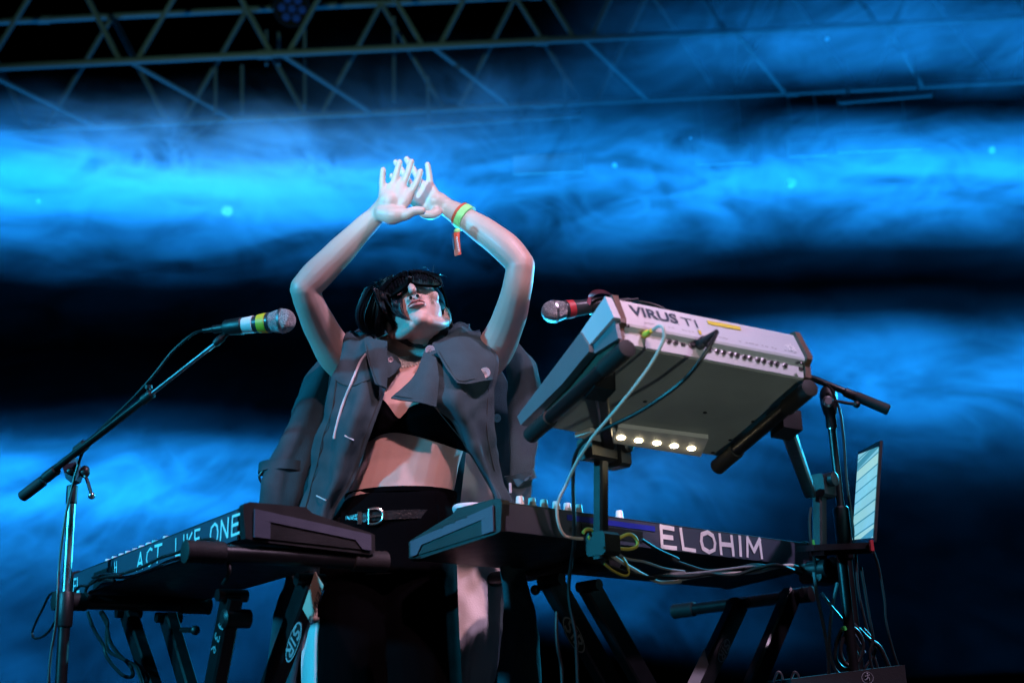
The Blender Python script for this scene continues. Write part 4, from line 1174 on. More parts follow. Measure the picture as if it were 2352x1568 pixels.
# empty sleeves
def sleeve(lst, seed):
    mb = MB(); v, f = [], []
    cs = [P(x, y, Y) for x, y, hw, Y in lst]; sub = 6
    pp, rs = smooth_path(cs, sub, [hw / ppm(c) for (x, y, hw, Y), c in zip(lst, cs)])
    seg = 26; n = len(pp)
    for i, p in enumerate(pp):
        t = (pp[min(i + 1, n - 1)] - pp[max(i - 1, 0)]).normalized()
        x = (RT - t * RT.dot(t)).normalized(); y = t.cross(x)
        for k in range(seg):
            a = 2 * math.pi * k / seg
            w = 1 + .16 * noise.noise(Vector((math.cos(a) * 1.3, math.sin(a) * 1.3, p.z * 7 + seed)))
            q = p + (x * math.cos(a) * rs[i] + y * math.sin(a) * rs[i] * .62) * w
            q += (q - p) * (.13 * math.sin(3 * a + p.z * 12) + .10 * noise.noise(q * 22) + .05 * noise.noise(q * 60))
            v.append(q)
    inner = [q + (pp[i // seg] - q) * .10 for i, q in enumerate(v)]
    m = len(v)
    for i in range(n - 1):
        for k in range(seg):
            a, b, c, d = i * seg + k, i * seg + (k + 1) % seg, (i + 1) * seg + (k + 1) % seg, (i + 1) * seg + k
            f.append([a, b, c, d]); f.append([m + d, m + c, m + b, m + a])
    for k in range(seg):
        a, b = (n - 1) * seg + k, (n - 1) * seg + (k + 1) % seg; f.append([a, b, m + b, m + a])
        f.append([(k + 1) % seg, k, m + k, m + (k + 1) % seg])
    return mb.add(v + inner, f), pp, rs
s1, pp, rs = sleeve([(750, 825, 14, 2.96), (722, 890, 30, 2.96), (700, 960, 37, 2.95), (676, 1030, 42, 2.94), (652, 1085, 46, 2.93), (642, 1135, 46, 2.93), (642, 1175, 40, 2.94)], 1)
s1.build('sleeve', 'coat', ct, angle=60)
def strap(p, t, r, m_, w=.022):
    x = (RT - t * RT.dot(t)).normalized(); y = t.cross(x); mb = MB(); v, f = [], []
    n = 30
    for k in range(n):
        a = 2 * math.pi * k / n; d = x * math.cos(a) + y * math.sin(a) * .66
        for g, h in ((1.0, -w / 2), (1.12, -w / 2), (1.12, w / 2), (1.0, w / 2)): v.append(p + d * r * g + t * h)
    for k in range(n):
        for j in range(4): f.append([k * 4 + j, k * 4 + (j + 1) % 4, ((k + 1) % n) * 4 + (j + 1) % 4, ((k + 1) % n) * 4 + j])
    return mb.add(v, f)
def coat_line(ob, pts, r, m_, nm):
    q = [onmesh(ob, x, y, .0006) for x, y in pts]; q = [p for p in q if p]
    if len(q) > 2: mb = MB(); mb.tube(smooth_path(q, 6), r, 6); mb.build(nm, m_, ct)
t_ = (P(628, 1110, 2.93) - P(660, 1040, 2.94)).normalized()
strap(P(648, 1076, 2.935), (t_ + RT * .35).normalized(), .047, 'coat').build('sleeve_strap', 'coat', ct)
mb = MB(); c = P(606, 1095, 2.92); mb.tube(smooth_path([c + UP * .016, c - RT * .010, c - UP * .016, c + RT * .006, c + UP * .016], 4), .003, 6); mb.build('strap_buckle', 'black_plastic', ct)
s2, pp, rs = sleeve([(1180, 788, 12, 2.98), (1200, 850, 36, 2.98), (1206, 920, 42, 2.98), (1200, 1000, 32, 2.97), (1197, 1060, 28, 2.96), (1194, 1110, 25, 2.96), (1192, 1162, 22, 2.96)], 4)
s2.build('sleeve', 'coat', ct, angle=60)
strap(P(1195, 1095, 2.955), (UP * -1 + RT * .3).normalized(), .031, 'coat').build('sleeve_strap', 'coat', ct)
cloth(px_rows([[(1178, 1100, 2.92), (1192, 1098, 2.915)], [(1190, 1118, 2.915), (1206, 1104, 2.91)], [(1200, 1112, 2.92), (1224, 1088, 2.925)]]), 4, 5, .002, 1, 2, .003, .002).build('sleeve_strap', 'coat', ct)
mb = MB(); mb.bbox(P(1172, 1120, 2.90), (0, 0, .022), (.006, 0, 0), (0, .004, 0), .001); mb.build('strap_buckle', 'button', ct)
# pale inner edge on the left panel
pe = [c2(818, 885), (c2(770, 950)), c2(735, 1030), c2(690, 1140), c2(640, 1260), c2(600, 1380), c2(560, 1540), c2(556, 1580)]
pan = bpy.data.objects['front_panel']
def onmesh(ob, x, y, off=.003):
    d = ray(x, y).normalized(); o_ = world_loc(ob)
    h = ob.ray_cast(CAM - o_, d)
    return (h[1] + o_ - d * off) if h[0] else None
bpy.context.view_layer.update()
pan2 = bpy.data.objects['front_panel.001']
coat_line(pan, [(878, 900), (856, 957), (838, 1004), (822, 1057), (798, 1113), (766, 1165)], .0011, 'coat_dark', 'seam')
coat_line(pan, [(772, 872), (762, 943), (742, 1002), (730, 1060), (716, 1110), (702, 1165)], .0011, 'coat_dark', 'seam')
coat_line(pan, [(770, 872), (786, 882), (808, 886), (836, 876), (862, 866)], .0012, 'coat_dark', 'seam')
coat_line(pan2, [(1000, 936), (1036, 976), (1068, 1020), (1100, 1076), (1136, 1140)], .0011, 'coat_dark', 'seam')
coat_line(pan2, [(1122, 890), (1119, 945), (1118, 985), (1124, 1025), (1136, 1080)], .0011, 'coat_dark', 'seam')
for nm_, pp_ in (('lapel', [(842, 792), (850, 830), (866, 878), (880, 886)]), ('storm_flap', [(1008, 806), (1030, 842), (1053, 873), (1090, 869), (1124, 864)]), ('lapel.001', [(906, 908), (944, 914), (996, 926)])):
    if nm_ in bpy.data.objects: coat_line(bpy.data.objects[nm_], pp_, .0009, 'coat_dark', 'seam')
pts = [onmesh(pan, *q) for q in pe]; pts = [p for p in pts if p]
mb = MB(); mb.tube(smooth_path(pts, 5), .0028, 8); mb.build('pale_edge', 'coat_edge', ct)
for u, v in ((545, 160), (385, 505)):
    a, b = (583.3 + .4001 * (u - 25), 940.8 + .4001 * (v - 12)), (583.3 + .4001 * (u + 28), 940.8 + .4001 * (v + 14))
    a, b = onmesh(pan, *a), onmesh(pan, *b)
    if a and b: mb = MB(); mb.tube([a, b], .0016, 6); mb.build('buttonhole', 'coat_edge', ct)
def button(x, y, ob, r=.0115, fall=2.74):
    p = None
    best = None
    for q in ct.children:
        if q.type == 'MESH':
            h = onmesh(q, x, y, .002)
            if h and (best is None or (h - CAM).length < (best - CAM).length): best = h
    p = best or P(x, y, fall)
    ax = (CAM - p).normalized() + Vector((.05, 0, .12))
    mb = MB(); mb.lathe(p - ax.normalized() * .002, ax, [(0, r * .9), (.002, r), (.004, r), (.0052, r * .9), (.0045, r * .72), (.004, .0)], 22); b = mb.build('button', 'button', ct)
    x_ = ax.orthogonal().normalized(); y_ = ax.normalized().cross(x_)
    mb = MB(); 
    for i in range(4):
        a = i * math.pi / 2 + .4; mb.tube([p + ax.normalized() * .0015 + (x_ * math.cos(a) + y_ * math.sin(a)) * .0024, p + ax.normalized() * .0032 + (x_ * math.cos(a) + y_ * math.sin(a)) * .0024], .0009, 6)
    mb.build('hole', 'rubber', None if False else ct)
button(988, 805, 0); button(1114, 856, 0); button(1141, 960, 0, .010); button(897, 826, 0, .006)
# white lining tails hanging open beside her legs
cloth(px_rows([[(1070, 1040, 2.90), (1090, 1050, 2.90), (1112, 1080, 2.92)], [(1062, 1110, 2.93), (1090, 1112, 2.93), (1130, 1125, 2.95)], [(1052, 1200, 2.99), (1092, 1200, 2.99), (1140, 1200, 3.00)], [(1038, 1300, 3.04), (1090, 1300, 3.035), (1150, 1320, 3.05)], [(1029, 1400, 3.05), (1085, 1400, 3.04), (1150, 1400, 3.05)], [(1018, 1480, 3.05), (1075, 1485, 3.045), (1145, 1488, 3.05)], [(998, 1630, 3.05), (1060, 1635, 3.045), (1134, 1635, 3.05)]]), 9, 7, .004, 1.4, 12, .003, .012).build('lining_tail', 'white_cloth', ct, angle=60)
cloth(px_rows([[(730, 1340, 2.90), (738, 1345, 2.89), (744, 1350, 2.90)], [(722, 1410, 2.90), (734, 1410, 2.88), (744, 1412, 2.90)], [(699, 1470, 2.90), (722, 1475, 2.875), (744, 1475, 2.90)], [(696, 1630, 2.90), (725, 1635, 2.87), (760, 1635, 2.90)]]), 8, 8, .006, 1.5, 13, .003, .007).build('lining_tail', 'white_cloth', ct, angle=60)
# ================================================================== microphones and stands
def microphone(head, tail, label, tapes):
    ax = (tail - head).normalized()
    t = thing('microphone', (head + tail) / 2, label, 'microphone')
    L = (tail - head).length
    k = .0252
    prof = [(-k, 0)] + [(-k * math.cos(a), k * math.sin(a)) for a in [math.pi / 2 * i / 7 for i in range(1, 8)]] + [(.002, k * 1.03), (.005, k * 1.03), (.006, k)]
    mb = MB(); mb.lathe(head, ax, prof, 36)
    mb.lathe(head, ax, [(.0055, k * .99), (.016, k * .93), (.028, k * .80)], 36); g = mb.build('grille', 'grille_mesh', t)
    mb = MB(); mb.lathe(head, ax, [(.0, k * .99), (.0005, k * 1.045), (.0055, k * 1.045), (.006, k * .99)], 36); mb.build('ring', 'steel', g)
    rb_ = lambda d: .0205 - (.0205 - .0125) * max(0, min(1, (d - .03) / (L - .03)))
    mb = MB(); mb.lathe(head, ax, [(.027, .0185), (.029, .0212), (.034, .0212), (.036, rb_(.036))] + [(d, rb_(d)) for d in (L * .4, L * .6, L * .8, L)] + [(L + .002, .009)], 28); mb.build('handle', 'mic_paint', t)
    for d0, d1, m_ in tapes:
        mb = MB(); mb.lathe(head, ax, [(d0, rb_(d0) + .0002), (d0 + .0004, rb_(d0) + .0012), (d1 - .0004, rb_(d1) + .0012), (d1, rb_(d1) + .0002)], 28); mb.build('tape', m_, t)
    mb = MB(); mb.lathe(tail, ax, [(-.002, .0095), (.012, .0095), (.014, .0088), (.034, .0082), (.036, .006), (.058, .0042)], 18); mb.build('plug', 'black_plastic', t)
    return ax
m = mat('mic_paint', (.03, .035, .04), .32, bump=.1, bscale=300)
m = mat('grille_mesh', (.40, .40, .42), .5, metal=.6, var=.1)
nt2 = m.node_tree
vo = nt2.nodes.new('ShaderNodeTexVoronoi'); vo.inputs['Scale'].default_value = 620
tc2 = nt2.nodes.new('ShaderNodeTexCoord'); nt2.links.new(tc2.outputs['Object'], vo.inputs['Vector'])
b2 = nt2.nodes.new('ShaderNodeBump'); b2.inputs['Strength'].default_value = 1; b2.inputs['Distance'].default_value = .003; b2.invert = True
nt2.links.new(vo.outputs['Distance'], b2.inputs['Height']); nt2.links.new(b2.outputs[0], nt2.nodes['Principled BSDF'].inputs['Normal'])
cr = nt2.nodes.new('ShaderNodeValToRGB'); cr.color_ramp.elements[0].position = .25; cr.color_ramp.elements[0].color = (.03, .03, .035, 1); cr.color_ramp.elements[1].position = .5; cr.color_ramp.elements[1].color = (.5, .5, .52, 1)
nt2.links.new(vo.outputs['Distance'], cr.inputs[0]); nt2.links.new(cr.outputs[0], nt2.nodes['Principled BSDF'].inputs['Base Color'])

def mic_base(t, foot):
    for k in range(3):
        a = k * 2.094 + .5; d = Vector((math.cos(a), math.sin(a), 0))
        mb = MB(); mb.tube([Vector((foot.x, foot.y, .16)), Vector((foot.x, foot.y, .02)) + d * .28], .009, 10); mb.build('leg', 'black_metal', t)
        mb = MB(); mb.ball(Vector((foot.x, foot.y, .014)) + d * .285, .014); mb.build('rubber_foot', 'rubber', t)
    mb = MB(); mb.lathe(Vector((foot.x, foot.y, .12)), Zv, [(0, .02), (.06, .022), (.09, .016)], 18); mb.build('hub', 'black_plastic', t)
# ---- left boom stand
SYL = 2.95
foot = P(165, 1100, SYL); foot.z = 0
MS = thing('microphone_stand', foot, 'chrome pole boom stand reaching over the ACT LIKE ONE synthesizer', 'microphone stand')
ptop = P(166, 1118, SYL)
def vz(z): return Vector((ptop.x, ptop.y, z))
mb = MB(); mb.tube([vz(.1), vz(.86)], .0125, 16); mb.build('lower_pole', 'black_metal', MS)
mb = MB(); mb.lathe(vz(.82), Zv, [(0, .015), (.004, .017), (.07, .017), (.075, .014)], 18); mb.build('clutch_sleeve', 'black_plastic', MS)
mb = MB(); mb.tube([vz(.86), vz(ptop.z - .035)], .0098, 20); mb.build('upper_pole', 'chrome', MS)
mb = MB(); mb.lathe(vz(ptop.z - .038), Zv, [(0, .0105), (.002, .0125), (.04, .0125), (.042, .010)], 18); mb.build('collar', 'black_plastic', MS)
mic_base(MS, foot)
bA, bB, bC = P(*c5(300, 1330), SYL), P(*c5(1060, 740), SYL - .16), P(*c5(1500, 395), SYL - .26)
d_ = (bB - bA).normalized()
mb = MB(); mb.tube([bA, bB], .0082, 16); mb.build('boom_tube', 'black_metal', MS)
mb = MB(); mb.tube([bB - d_ * .02, bC], .0046, 12); mb.build('boom_extension', 'boom_steel' if 'boom_steel' in MATS else 'steel', MS)
mb = MB(); mb.lathe(bB - d_ * .03, d_, [(0, .0085), (.002, .0108), (.028, .0108), (.032, .007)], 16); mb.build('boom_clutch', 'black_plastic', MS)
mb = MB(); mb.lathe(bB - d_ * .012 + UP * .016, UP, [(-.012, .004), (0, .004), (.001, .009), (.008, .008)], 12); mb.build('thumb_screw', 'black_plastic', MS)
w0, w1 = P(*c5(150, 1462), SYL + .03), P(*c5(305, 1345), SYL + .005)
mb = MB(); mb.lathe(w0, w1 - w0, [(0, .010), (.003, .0128), ((w1 - w0).length - .004, .0128), ((w1 - w0).length, .0105)], 20); mb.build('counterweight', 'rubber', MS)
mb = MB(); mb.lathe(w1 - d_ * .004, d_, [(0, .010), (.012, .0105), (.013, .008)], 16); mb.build('weight_ring', 'chrome', MS)
for u, v, ln in ((355, 1300, .04), (565, 1120, .035)):
    q = P(*c5(u, v), SYL - .01); mb = MB(); mb.lathe(q - d_ * ln / 2, d_, [(0, .0095), (.003, .0125), (ln - .003, .0125), (ln, .0095)], 16); mb.build('boom_sleeve', 'black_plastic', MS)
pl_ = [P(*c5(u, v), SYL - .016) for u, v in ((432, 1245), (520, 1185), (548, 1300), (530, 1345), (490, 1360), (458, 1335))]
mb = MB(); mb.prism(pl_, Vector((0, .032, 0))); mb.build('swivel_block', 'dark_panel', MS)
q = P(*c5(492, 1284), SYL - .017); mb = MB(); mb.lathe(q, Vector((0, -1, 0)), [(-.002, .0085), (.003, .0085), (.006, .006), (.007, .002)], 14); mb.build('bolt', 'black_metal', MS)
mb = MB(); mb.tube(smooth_path([P(*c5(560, 1290), SYL), P(*c5(600, 1330), SYL - .01), P(*c5(636, 1440), SYL - .012)], 4), .004, 10); mb.build('lever', 'black_metal', MS)
mb = MB(); mb.ball(P(*c5(638, 1452), SYL - .012), .0082); mb.build('lever_knob', 'chrome', MS)
mb = MB(); c = P(*c5(590, 1285), SYL - .005); mb.ball(c, (.012, .01, .014)); mb.build('wing_nut', 'black_plastic', MS)
hL, tL = P(*c5(1975, 236), 2.66), P(*c5(1588, 283), 2.69)
mb = MB(); cq = hL + (tL - hL) * .88
mb.lathe(bC - (bC - bB).normalized() * .004, (cq - bC), [(0, .006), (.004, .0085), (.022, .0085), (.026, .006), ((cq - bC).length, .006)], 14); mb.build('clip_joint', 'black_plastic', MS)
axL = (tL - hL).normalized()
mb = MB(); mb.lathe(hL + (tL - hL) * .72, axL, [(0, .0165), (.003, .0185), (.040, .0165), (.043, .0145)], 20); mb.build('clip', 'black_plastic', MS)
Lm = (tL - hL).length
microphone(hL, tL, 'microphone with white and yellow tape on the chrome boom stand', [(.0365, .056, 'yellow_tape'), (.066, .094, 'white_tape')])
def cable(name_label, pts, r, m_, sub=7, cat='cable', group=None):
    mb = MB(); mb.tube(smooth_path(pts, sub), r, 8)
    return tag(mb.build('cable', m_), name_label, cat, group)
cable('thin black microphone cable running down the chrome boom stand', [tL + axL * .055, P(*c5(1340, 330), 2.74), P(*c5(1200, 450), 2.77), P(*c5(1060, 625), 2.785), P(*c5(900, 800), 2.82), P(*c5(700, 990), 2.87), P(*c5(620, 1080), 2.90), P(*c5(560, 1190), 2.92), P(*c6(310, 100), 2.92), P(*c6(270, 330), 2.92), P(*c6(245, 560), 2.92), P(*c6(238, 700), 2.91), P(*c6(225, 900), 2.91), P(*c6(195, 1080), 2.91), P(*c6(180, 1280), 2.91), P(*c6(175, 1600), 2.91), Vector((P(130, 1568, 2.9).x, 2.9, .01))], .0033, 'cable_black')

# ---- right boom stand, behind the white synthesizer
SYR = 3.2
prt = P(1902, 905, SYR); foot = Vector((prt.x, SYR, 0))
MR = thing('microphone_stand', foot, 'black boom stand standing behind the white synthesizer', 'microphone stand')
def vr(z): return Vector((prt.x, SYR, z))
mb = MB(); mb.tube([vr(.1), vr(1.0)], .0135, 16); mb.build('lower_pole', 'black_metal', MR)
mb = MB(); mb.lathe(vr(.93), Zv, [(0, .017), (.004, .019), (.12, .019), (.125, .015)], 18); mb.build('clutch_sleeve', 'black_plastic', MR)
mb = MB(); mb.tube([vr(1.0), vr(prt.z - .05)], .0098, 18); mb.build('upper_pole', 'black_gloss' if 'black_gloss' in MATS else 'black_metal', MR)
mb = MB(); mb.lathe(vr(prt.z - .085), Zv, [(0, .0115), (.003, .0135), (.03, .013), (.036, .016), (.06, .021), (.085, .021), (.10, .016), (.105, .01)], 20); mb.build('swivel_block', 'black_plastic', MR)
mb = MB(); mb.lathe(vr(prt.z - .088), Zv, [(0, .0108), (.004, .0108)], 18); mb.build('ring', 'chrome', MR)
mic_base(MR, foot)
e0, e1 = P(*c4(2280, 795), SYR - .03), P(*c4(1850, 615), SYR - .005)
hR, tR = P(*c4(245, 200), 2.86), P(*c4(455, 170), 2.89)
bend = P(*c4(520, 165), 2.92)
mb = MB(); mb.tube([P(*c4(2100, 718), SYR - .02), e1, e1 * .5 + bend * .5, bend], .0082, 14); mb.build('boom_tube', 'black_metal', MR)
d_ = (e1 - e0).normalized()
mb = MB(); mb.lathe(e0, d_, [(0, .011), (.003, .0135), (.085, .0125), (.088, .009)], 18); mb.build('counterweight', 'rubber', MR)
mb = MB(); mb.lathe(P(*c4(2085, 715), SYR - .02), d_, [(0, .0095), (.003, .0115), (.03, .0115), (.033, .009)], 16); mb.build('boom_sleeve', 'black_plastic', MR)
mb = MB(); mb.tube([P(*c4(1950, 738), SYR - .03), P(*c4(2075, 760), SYR - .035)], .004, 10); mb.build('lever', 'black_metal', MR)
mb = MB(); mb.ball(P(*c4(2083, 760), SYR - .035), .009); mb.build('lever_knob', 'black_plastic', MR)
mb = MB(); mb.lathe(P(*c4(1908, 745), SYR - .02), Vector((0, -1, 0)), [(0, .014), (.006, .014), (.010, .009)], 16); mb.build('bolt', 'steel', MR)
tR2 = hR + (tR - hR).normalized() * .16
microphone(hR, tR2, 'microphone with red tape and pink ribbon above the white synthesizer', [(.035, .052, 'red_tape')])
axR = (tR2 - hR).normalized()
mb = MB(); mb.lathe(hR + axR * .09, axR, [(0, .0175), (.003, .0195), (.045, .017), (.048, .0145)], 20); mb.build('clip', 'black_plastic', MR)
mb = MB(); mb.tube([hR + axR * .115 - UP * .012, hR + axR * .13 - UP * .03, bend], .006, 10); mb.build('clip_joint', 'black_plastic', MR)
rib = [P(*c4(u, v), Y) for u, v, Y in ((462, 150, 2.85), (478, 100, 2.85), (515, 78, 2.86), (565, 80, 2.88), (605, 100, 2.90), (640, 130, 2.92))]
mb = MB(); pp = smooth_path(rib, 5)
for i in range(len(pp) - 1):
    w = Vector((0, .012, 0)) + RT * .004
    mb.add([pp[i] - w, pp[i + 1] - w, pp[i + 1] + w, pp[i] + w], [[0, 1, 2, 3]])
bm_ = MB(); bm_.v = mb.v + [v + Vector((0, 0, -.0012)) for v in mb.v]; n_ = len(mb.v); bm_.f = mb.f + [[i + n_ for i in f[::-1]] for f in mb.f]
tag(bm_.build('ribbon', 'pink_ribbon'), 'pink ribbon looped over the red taped microphone', 'ribbon')
cable('black cable looping off the red taped microphone behind the white synthesizer', [tR2 + axR * .05, P(*c4(700, 130), 2.95), P(*c4(830, 150), 2.95), P(*c4(920, 185), 2.95), P(*c4(960, 230), 2.96), P(*c4(1100, 420), 3.0), P(*c4(1820, 600), 3.15), P(*c4(1960, 740), 3.17), P(*c8(1165, 20), 3.16), P(*c8(1185, 300), 3.15), P(*c8(1225, 600), 3.14), P(*c8(1245, 800), 3.12), P(*c8(1260, 1000), 3.11), P(*c8(1330, 1300), 3.10), P(*c8(1400, 1560), 3.09), P(*c8(1420, 1800), 3.08)], .0034, 'cable_black')

# ================================================================== laptop and mixer
SL = 3.0
tr_, br_, bl_, tl_ = P(*c8(1395, 62), 2.96), P(*c8(1355, 690), 2.93), P(*c8(1218, 702), 3.16), P(*c8(1240, 285), 3.18)
tl_ = bl_ + (tr_ - br_) * .97
LT = thing('laptop', (bl_ + br_) / 2, 'open laptop with glowing screen on a stand beside the tier post', 'laptop')
sn = (br_ - bl_).cross(tr_ - br_).normalized()
if sn.dot(CAM - br_) < 0: sn = -sn
mb = MB(); mb.prism([bl_, br_, tr_, tl_], -sn * .006); mb.build('lid', 'black_metal', LT)
def sc_(u, v): return bl_ + (br_ - bl_) * u + (tl_ - bl_) * v + sn * .0008
mb = MB(); mb.add([sc_(.03, .04), sc_(.97, .04), sc_(.97, .97), sc_(.03, .97)], [[0, 1, 2, 3]])
sm = mat('screen_glow', (.02, .02, .02), .2, emit=(.3, .55, .5), estr=.9)
nt2 = sm.node_tree; tc2 = nt2.nodes.new('ShaderNodeTexCoord')
br = nt2.nodes.new('ShaderNodeTexBrick'); br.inputs['Scale'].default_value = 26; br.inputs['Color1'].default_value = (.38, .72, .72, 1); br.inputs['Color2'].default_value = (.22, .62, .8, 1); br.inputs['Mortar'].default_value = (.06, .30, .42, 1); br.inputs['Mortar Size'].default_value = .05; br.inputs['Row Height'].default_value = .7; br.inputs['Brick Width'].default_value = 2.2
mp2 = nt2.nodes.new('ShaderNodeMapping'); mp2.inputs['Rotation'].default_value = (R(90), 0, R(0))
nt2.links.new(tc2.outputs['Object'], mp2.inputs[0]); nt2.links.new(mp2.outputs[0], br.inputs[0])
nt2.links.new(br.outputs[0], nt2.nodes['Principled BSDF'].inputs['Emission Color'])
mb.build('screen', 'screen_glow', LT, smooth=False)
bd = (-FW + RT * -.2); bd.z = 0; bd = sn.copy(); bd.z = 0; bd.normalize()
mb = MB(); mb.box(bl_ - Zv * .014, (br_ - bl_), bd * .13, Zv * .013); mb.build('base', 'black_metal', LT)
mb = MB(); mb.bbox(P(*c8(1340, 715), 2.92), (0, 0, .024), (.009, 0, 0), (0, .012, 0), .002); mb.build('red_tape', 'red_tape', LT)
mb = MB(); mb.bbox(P(*c8(1205, 722), 3.0), RT * .016, Vector((0, .008, 0)), Zv * .004, .001); mb.build('port', 'white_tape', LT)
lc_ = (bl_ + br_) / 2 + bd * .05 - Zv * .014
LTS = thing('laptop_stand', Vector((lc_.x, lc_.y, 0)), 'black tray stand carrying the open laptop', 'stand')
mb = MB(); mb.cbox(lc_ - Zv * .006, (br_ - bl_) * .8, bd * .11, Zv * .01); mb.build('tray', 'black_metal', LTS)
mb = MB(); mb.tube([lc_ - Zv * .01, Vector((lc_.x, lc_.y, .05))], .012, 14); mb.build('pole', 'black_metal', LTS)
for k in range(3):
    a = k * 2.094 + .2; d = Vector((math.cos(a), math.sin(a), 0)); mb = MB(); mb.tube([Vector((lc_.x, lc_.y, .25)), Vector((lc_.x, lc_.y, .012)) + d * .3], .009, 10); mb.build('leg', 'black_metal', LTS)
# brace seen under the tier post
for i, (e1_, e2_) in enumerate((((1035, 1010), (1200, 1210)), ((1130, 950), (1085, 1200)))):
    pass
# mixer on a case at the foot of the stands
mq = [P(*c8(690, 1575), 3.02), P(*c8(1180, 1470), 3.05), P(*c8(1560, 1570), 3.02)]
MX = thing('mixer', P(1950, 1640, 3.1) , 'black mixer with a round white emblem at the foot of the stand', 'mixer')
mc = P(*c8(1330, 1530), 2.93)
top_z = P(*c8(1180, 1475), 3.0).z
xl_, xr_ = P(*c8(840, 1540), 2.95).x, P(*c8(1560, 1560), 2.95).x
mb = MB(); mb.prism([Vector((xl_, 2.95, top_z - .02)), Vector((xr_, 2.95, top_z)), Vector((xr_, 2.95, top_z - .12)), Vector((xl_, 2.95, top_z - .12))], Vector((0, .3, .01))); mb.build('body', 'rubber', MX)
mb = MB(); n = 24; cc = Vector((mc.x, 2.949, mc.z))
for k in range(n):
    a0, a1 = 2 * math.pi * k / n, 2 * math.pi * (k + 1) / n
    f = lambda a, r: cc + Vector((math.cos(a) * r, 0, math.sin(a) * r))
    mb.add([f(a0, .0125), f(a1, .0125), f(a1, .0115), f(a0, .0115)], [[0, 1, 2, 3]])
mb.build('emblem_ring', 'sticker', MX, smooth=False)
mb = MB()
for a, b in (((-.001, .006), (.001, .001)), ((.001, .001), (-.003, -.004)), ((.001, .001), (.004, -.002)), ((.004, -.002), (.003, -.006)), ((-.003, -.004), (-.006, -.004)), ((-.001, .004), (-.005, .003)), ((-.001, .004), (.005, .006))):
    mb.tube([cc + Vector((a[0], -.0005, a[1])), cc + Vector((b[0], -.0005, b[1]))], .0011, 6)
mb.ball(cc + Vector((.0, -.0005, .0082)), .002, seg=8, rings=6)
o = mb.build('emblem_figure', 'sticker', MX); o['kind'] = 'stuff'
for u in (768, 870):
    p = P(*c8(u, 1505), 3.05); mb = MB(); mb.tube(smooth_path([p + RT * -.012 - UP * .02, p - RT * .004 + UP * .002, p + RT * .006 - UP * .004, p + RT * .008 - UP * .025], 4), .0028, 8); mb.build('handle', 'steel', MX)
mb = MB(); mb.box((xl_ - .05, 2.9, 0), (xr_ - xl_ + .1, 0, 0), (0, .45, 0), (0, 0, top_z - .122)); 
tag(mb.build('equipment_case', 'matte_black'), 'black equipment case standing under the mixer', 'case')

# ================================================================== cables
wj = PL(*c4(830, 330), wq(0, .0, .02), wd_)
plug_d = (P(*c4(890, 288), 2.16) - wj).normalized()
wcb = [wj + (P(*c4(890, 288), 2.17) - wj) * 0.1, P(*c4(885, 288), 2.185), P(*c4(915, 300), 2.175), P(*c4(915, 370), 2.18), P(*c4(850, 500), 2.20), P(*c4(750, 640), 2.23), P(*c4(620, 800), 2.28), P(*c4(500, 940), 2.34), P(*c4(440, 1030), 2.38), P(*c4(390, 1110), 2.42), P(*c4(340, 1215), 2.46), P(*c7(1215, 110), 2.47), P(*c7(1170, 200), 2.48), P(*c7(1152, 290), 2.49), P(*c7(1165, 390), 2.50), P(*c7(1205, 470), 2.515), P(*c7(1270, 492), 2.53), P(*c7(1340, 500), 2.56)]
cable('white cable plugged into the white synthesizer and hanging to the lower one', wcb, .0029, 'cable_white')
mb = MB(); mb.lathe(PL(*c4(795, 345), wq(0, .008, 0), wd_), P(*c4(885, 288), 2.185) - PL(*c4(795, 345), wq(0, .008, 0), wd_), [(0, .005), (.004, .0062), (.018, .0062), (.020, .0045), (.034, .004)], 14); tag(mb.build('plug', 'yellow_tape'), 'yellow taped plug of the white cable', 'plug')
bj = PL(*c4(1135, 400), wq(0, .008, 0), wd_); be = P(*c4(1238, 322), 2.22)
mb = MB(); mb.lathe(bj, be - bj, [(-.004, .008), (.002, .0105), (.020, .0105), (.022, .008), ((be - bj).length, .0045)], 16); tag(mb.build('plug', 'black_plastic'), 'black plug standing out of the white synthesizer rear', 'plug')
cable('black cable sweeping under the white synthesizer to the lower one', [be - (be - bj) * .1, be, P(*c4(1215, 375), 2.21), P(*c4(1180, 430), 2.21), P(*c4(1120, 520), 2.22), P(*c4(1030, 620), 2.25), P(*c4(900, 720), 2.28), P(*c4(760, 810), 2.32), P(*c4(620, 880), 2.36), P(*c4(500, 940), 2.40), P(*c4(420, 1000), 2.44), P(*c4(378, 1080), 2.47), P(*c4(370, 1180), 2.49), P(*c7(1272, 150), 2.50), P(*c7(1278, 300), 2.51), P(*c7(1280, 440), 2.53), P(*c7(1275, 560), 2.56), P(*c7(1255, 700), 2.60), P(*c7(1240, 850), 2.62), P(*c7(1250, 1000), 2.62), P(*c7(1290, 1200), 2.62), P(*c7(1300, 1400), 2.62), P(*c7(1310, 1650), 2.62)], .0036, 'cable_black')
def rcab(lab, uv, m_, r, conv=c8, off=.05):
    cable(lab, [PL(*conv(u, v), ro - rb * off, rb) if len(q) == 0 else P(*conv(u, v), q[0]) for u, v, *q in uv], r, m_)
def mix(uv, m_, r, lab, off):
    cable(lab, [PL(*(c7 if k == 7 else c8)(u, v), ro - rb * off, rb) for k, u, v in uv], r, m_)
mix([(7, 1500, 540), (7, 1535, 600), (7, 1600, 650), (7, 1700, 712), (7, 1820, 780), (7, 1920, 820), (7, 2060, 815), (8, 150, 925), (8, 300, 898), (8, 450, 885), (8, 620, 880), (8, 740, 850), (8, 850, 838), (8, 930, 870)], 'cable_white', .0040, 'pale cable sagging along the rear of the ELOHIM synthesizer', .06)
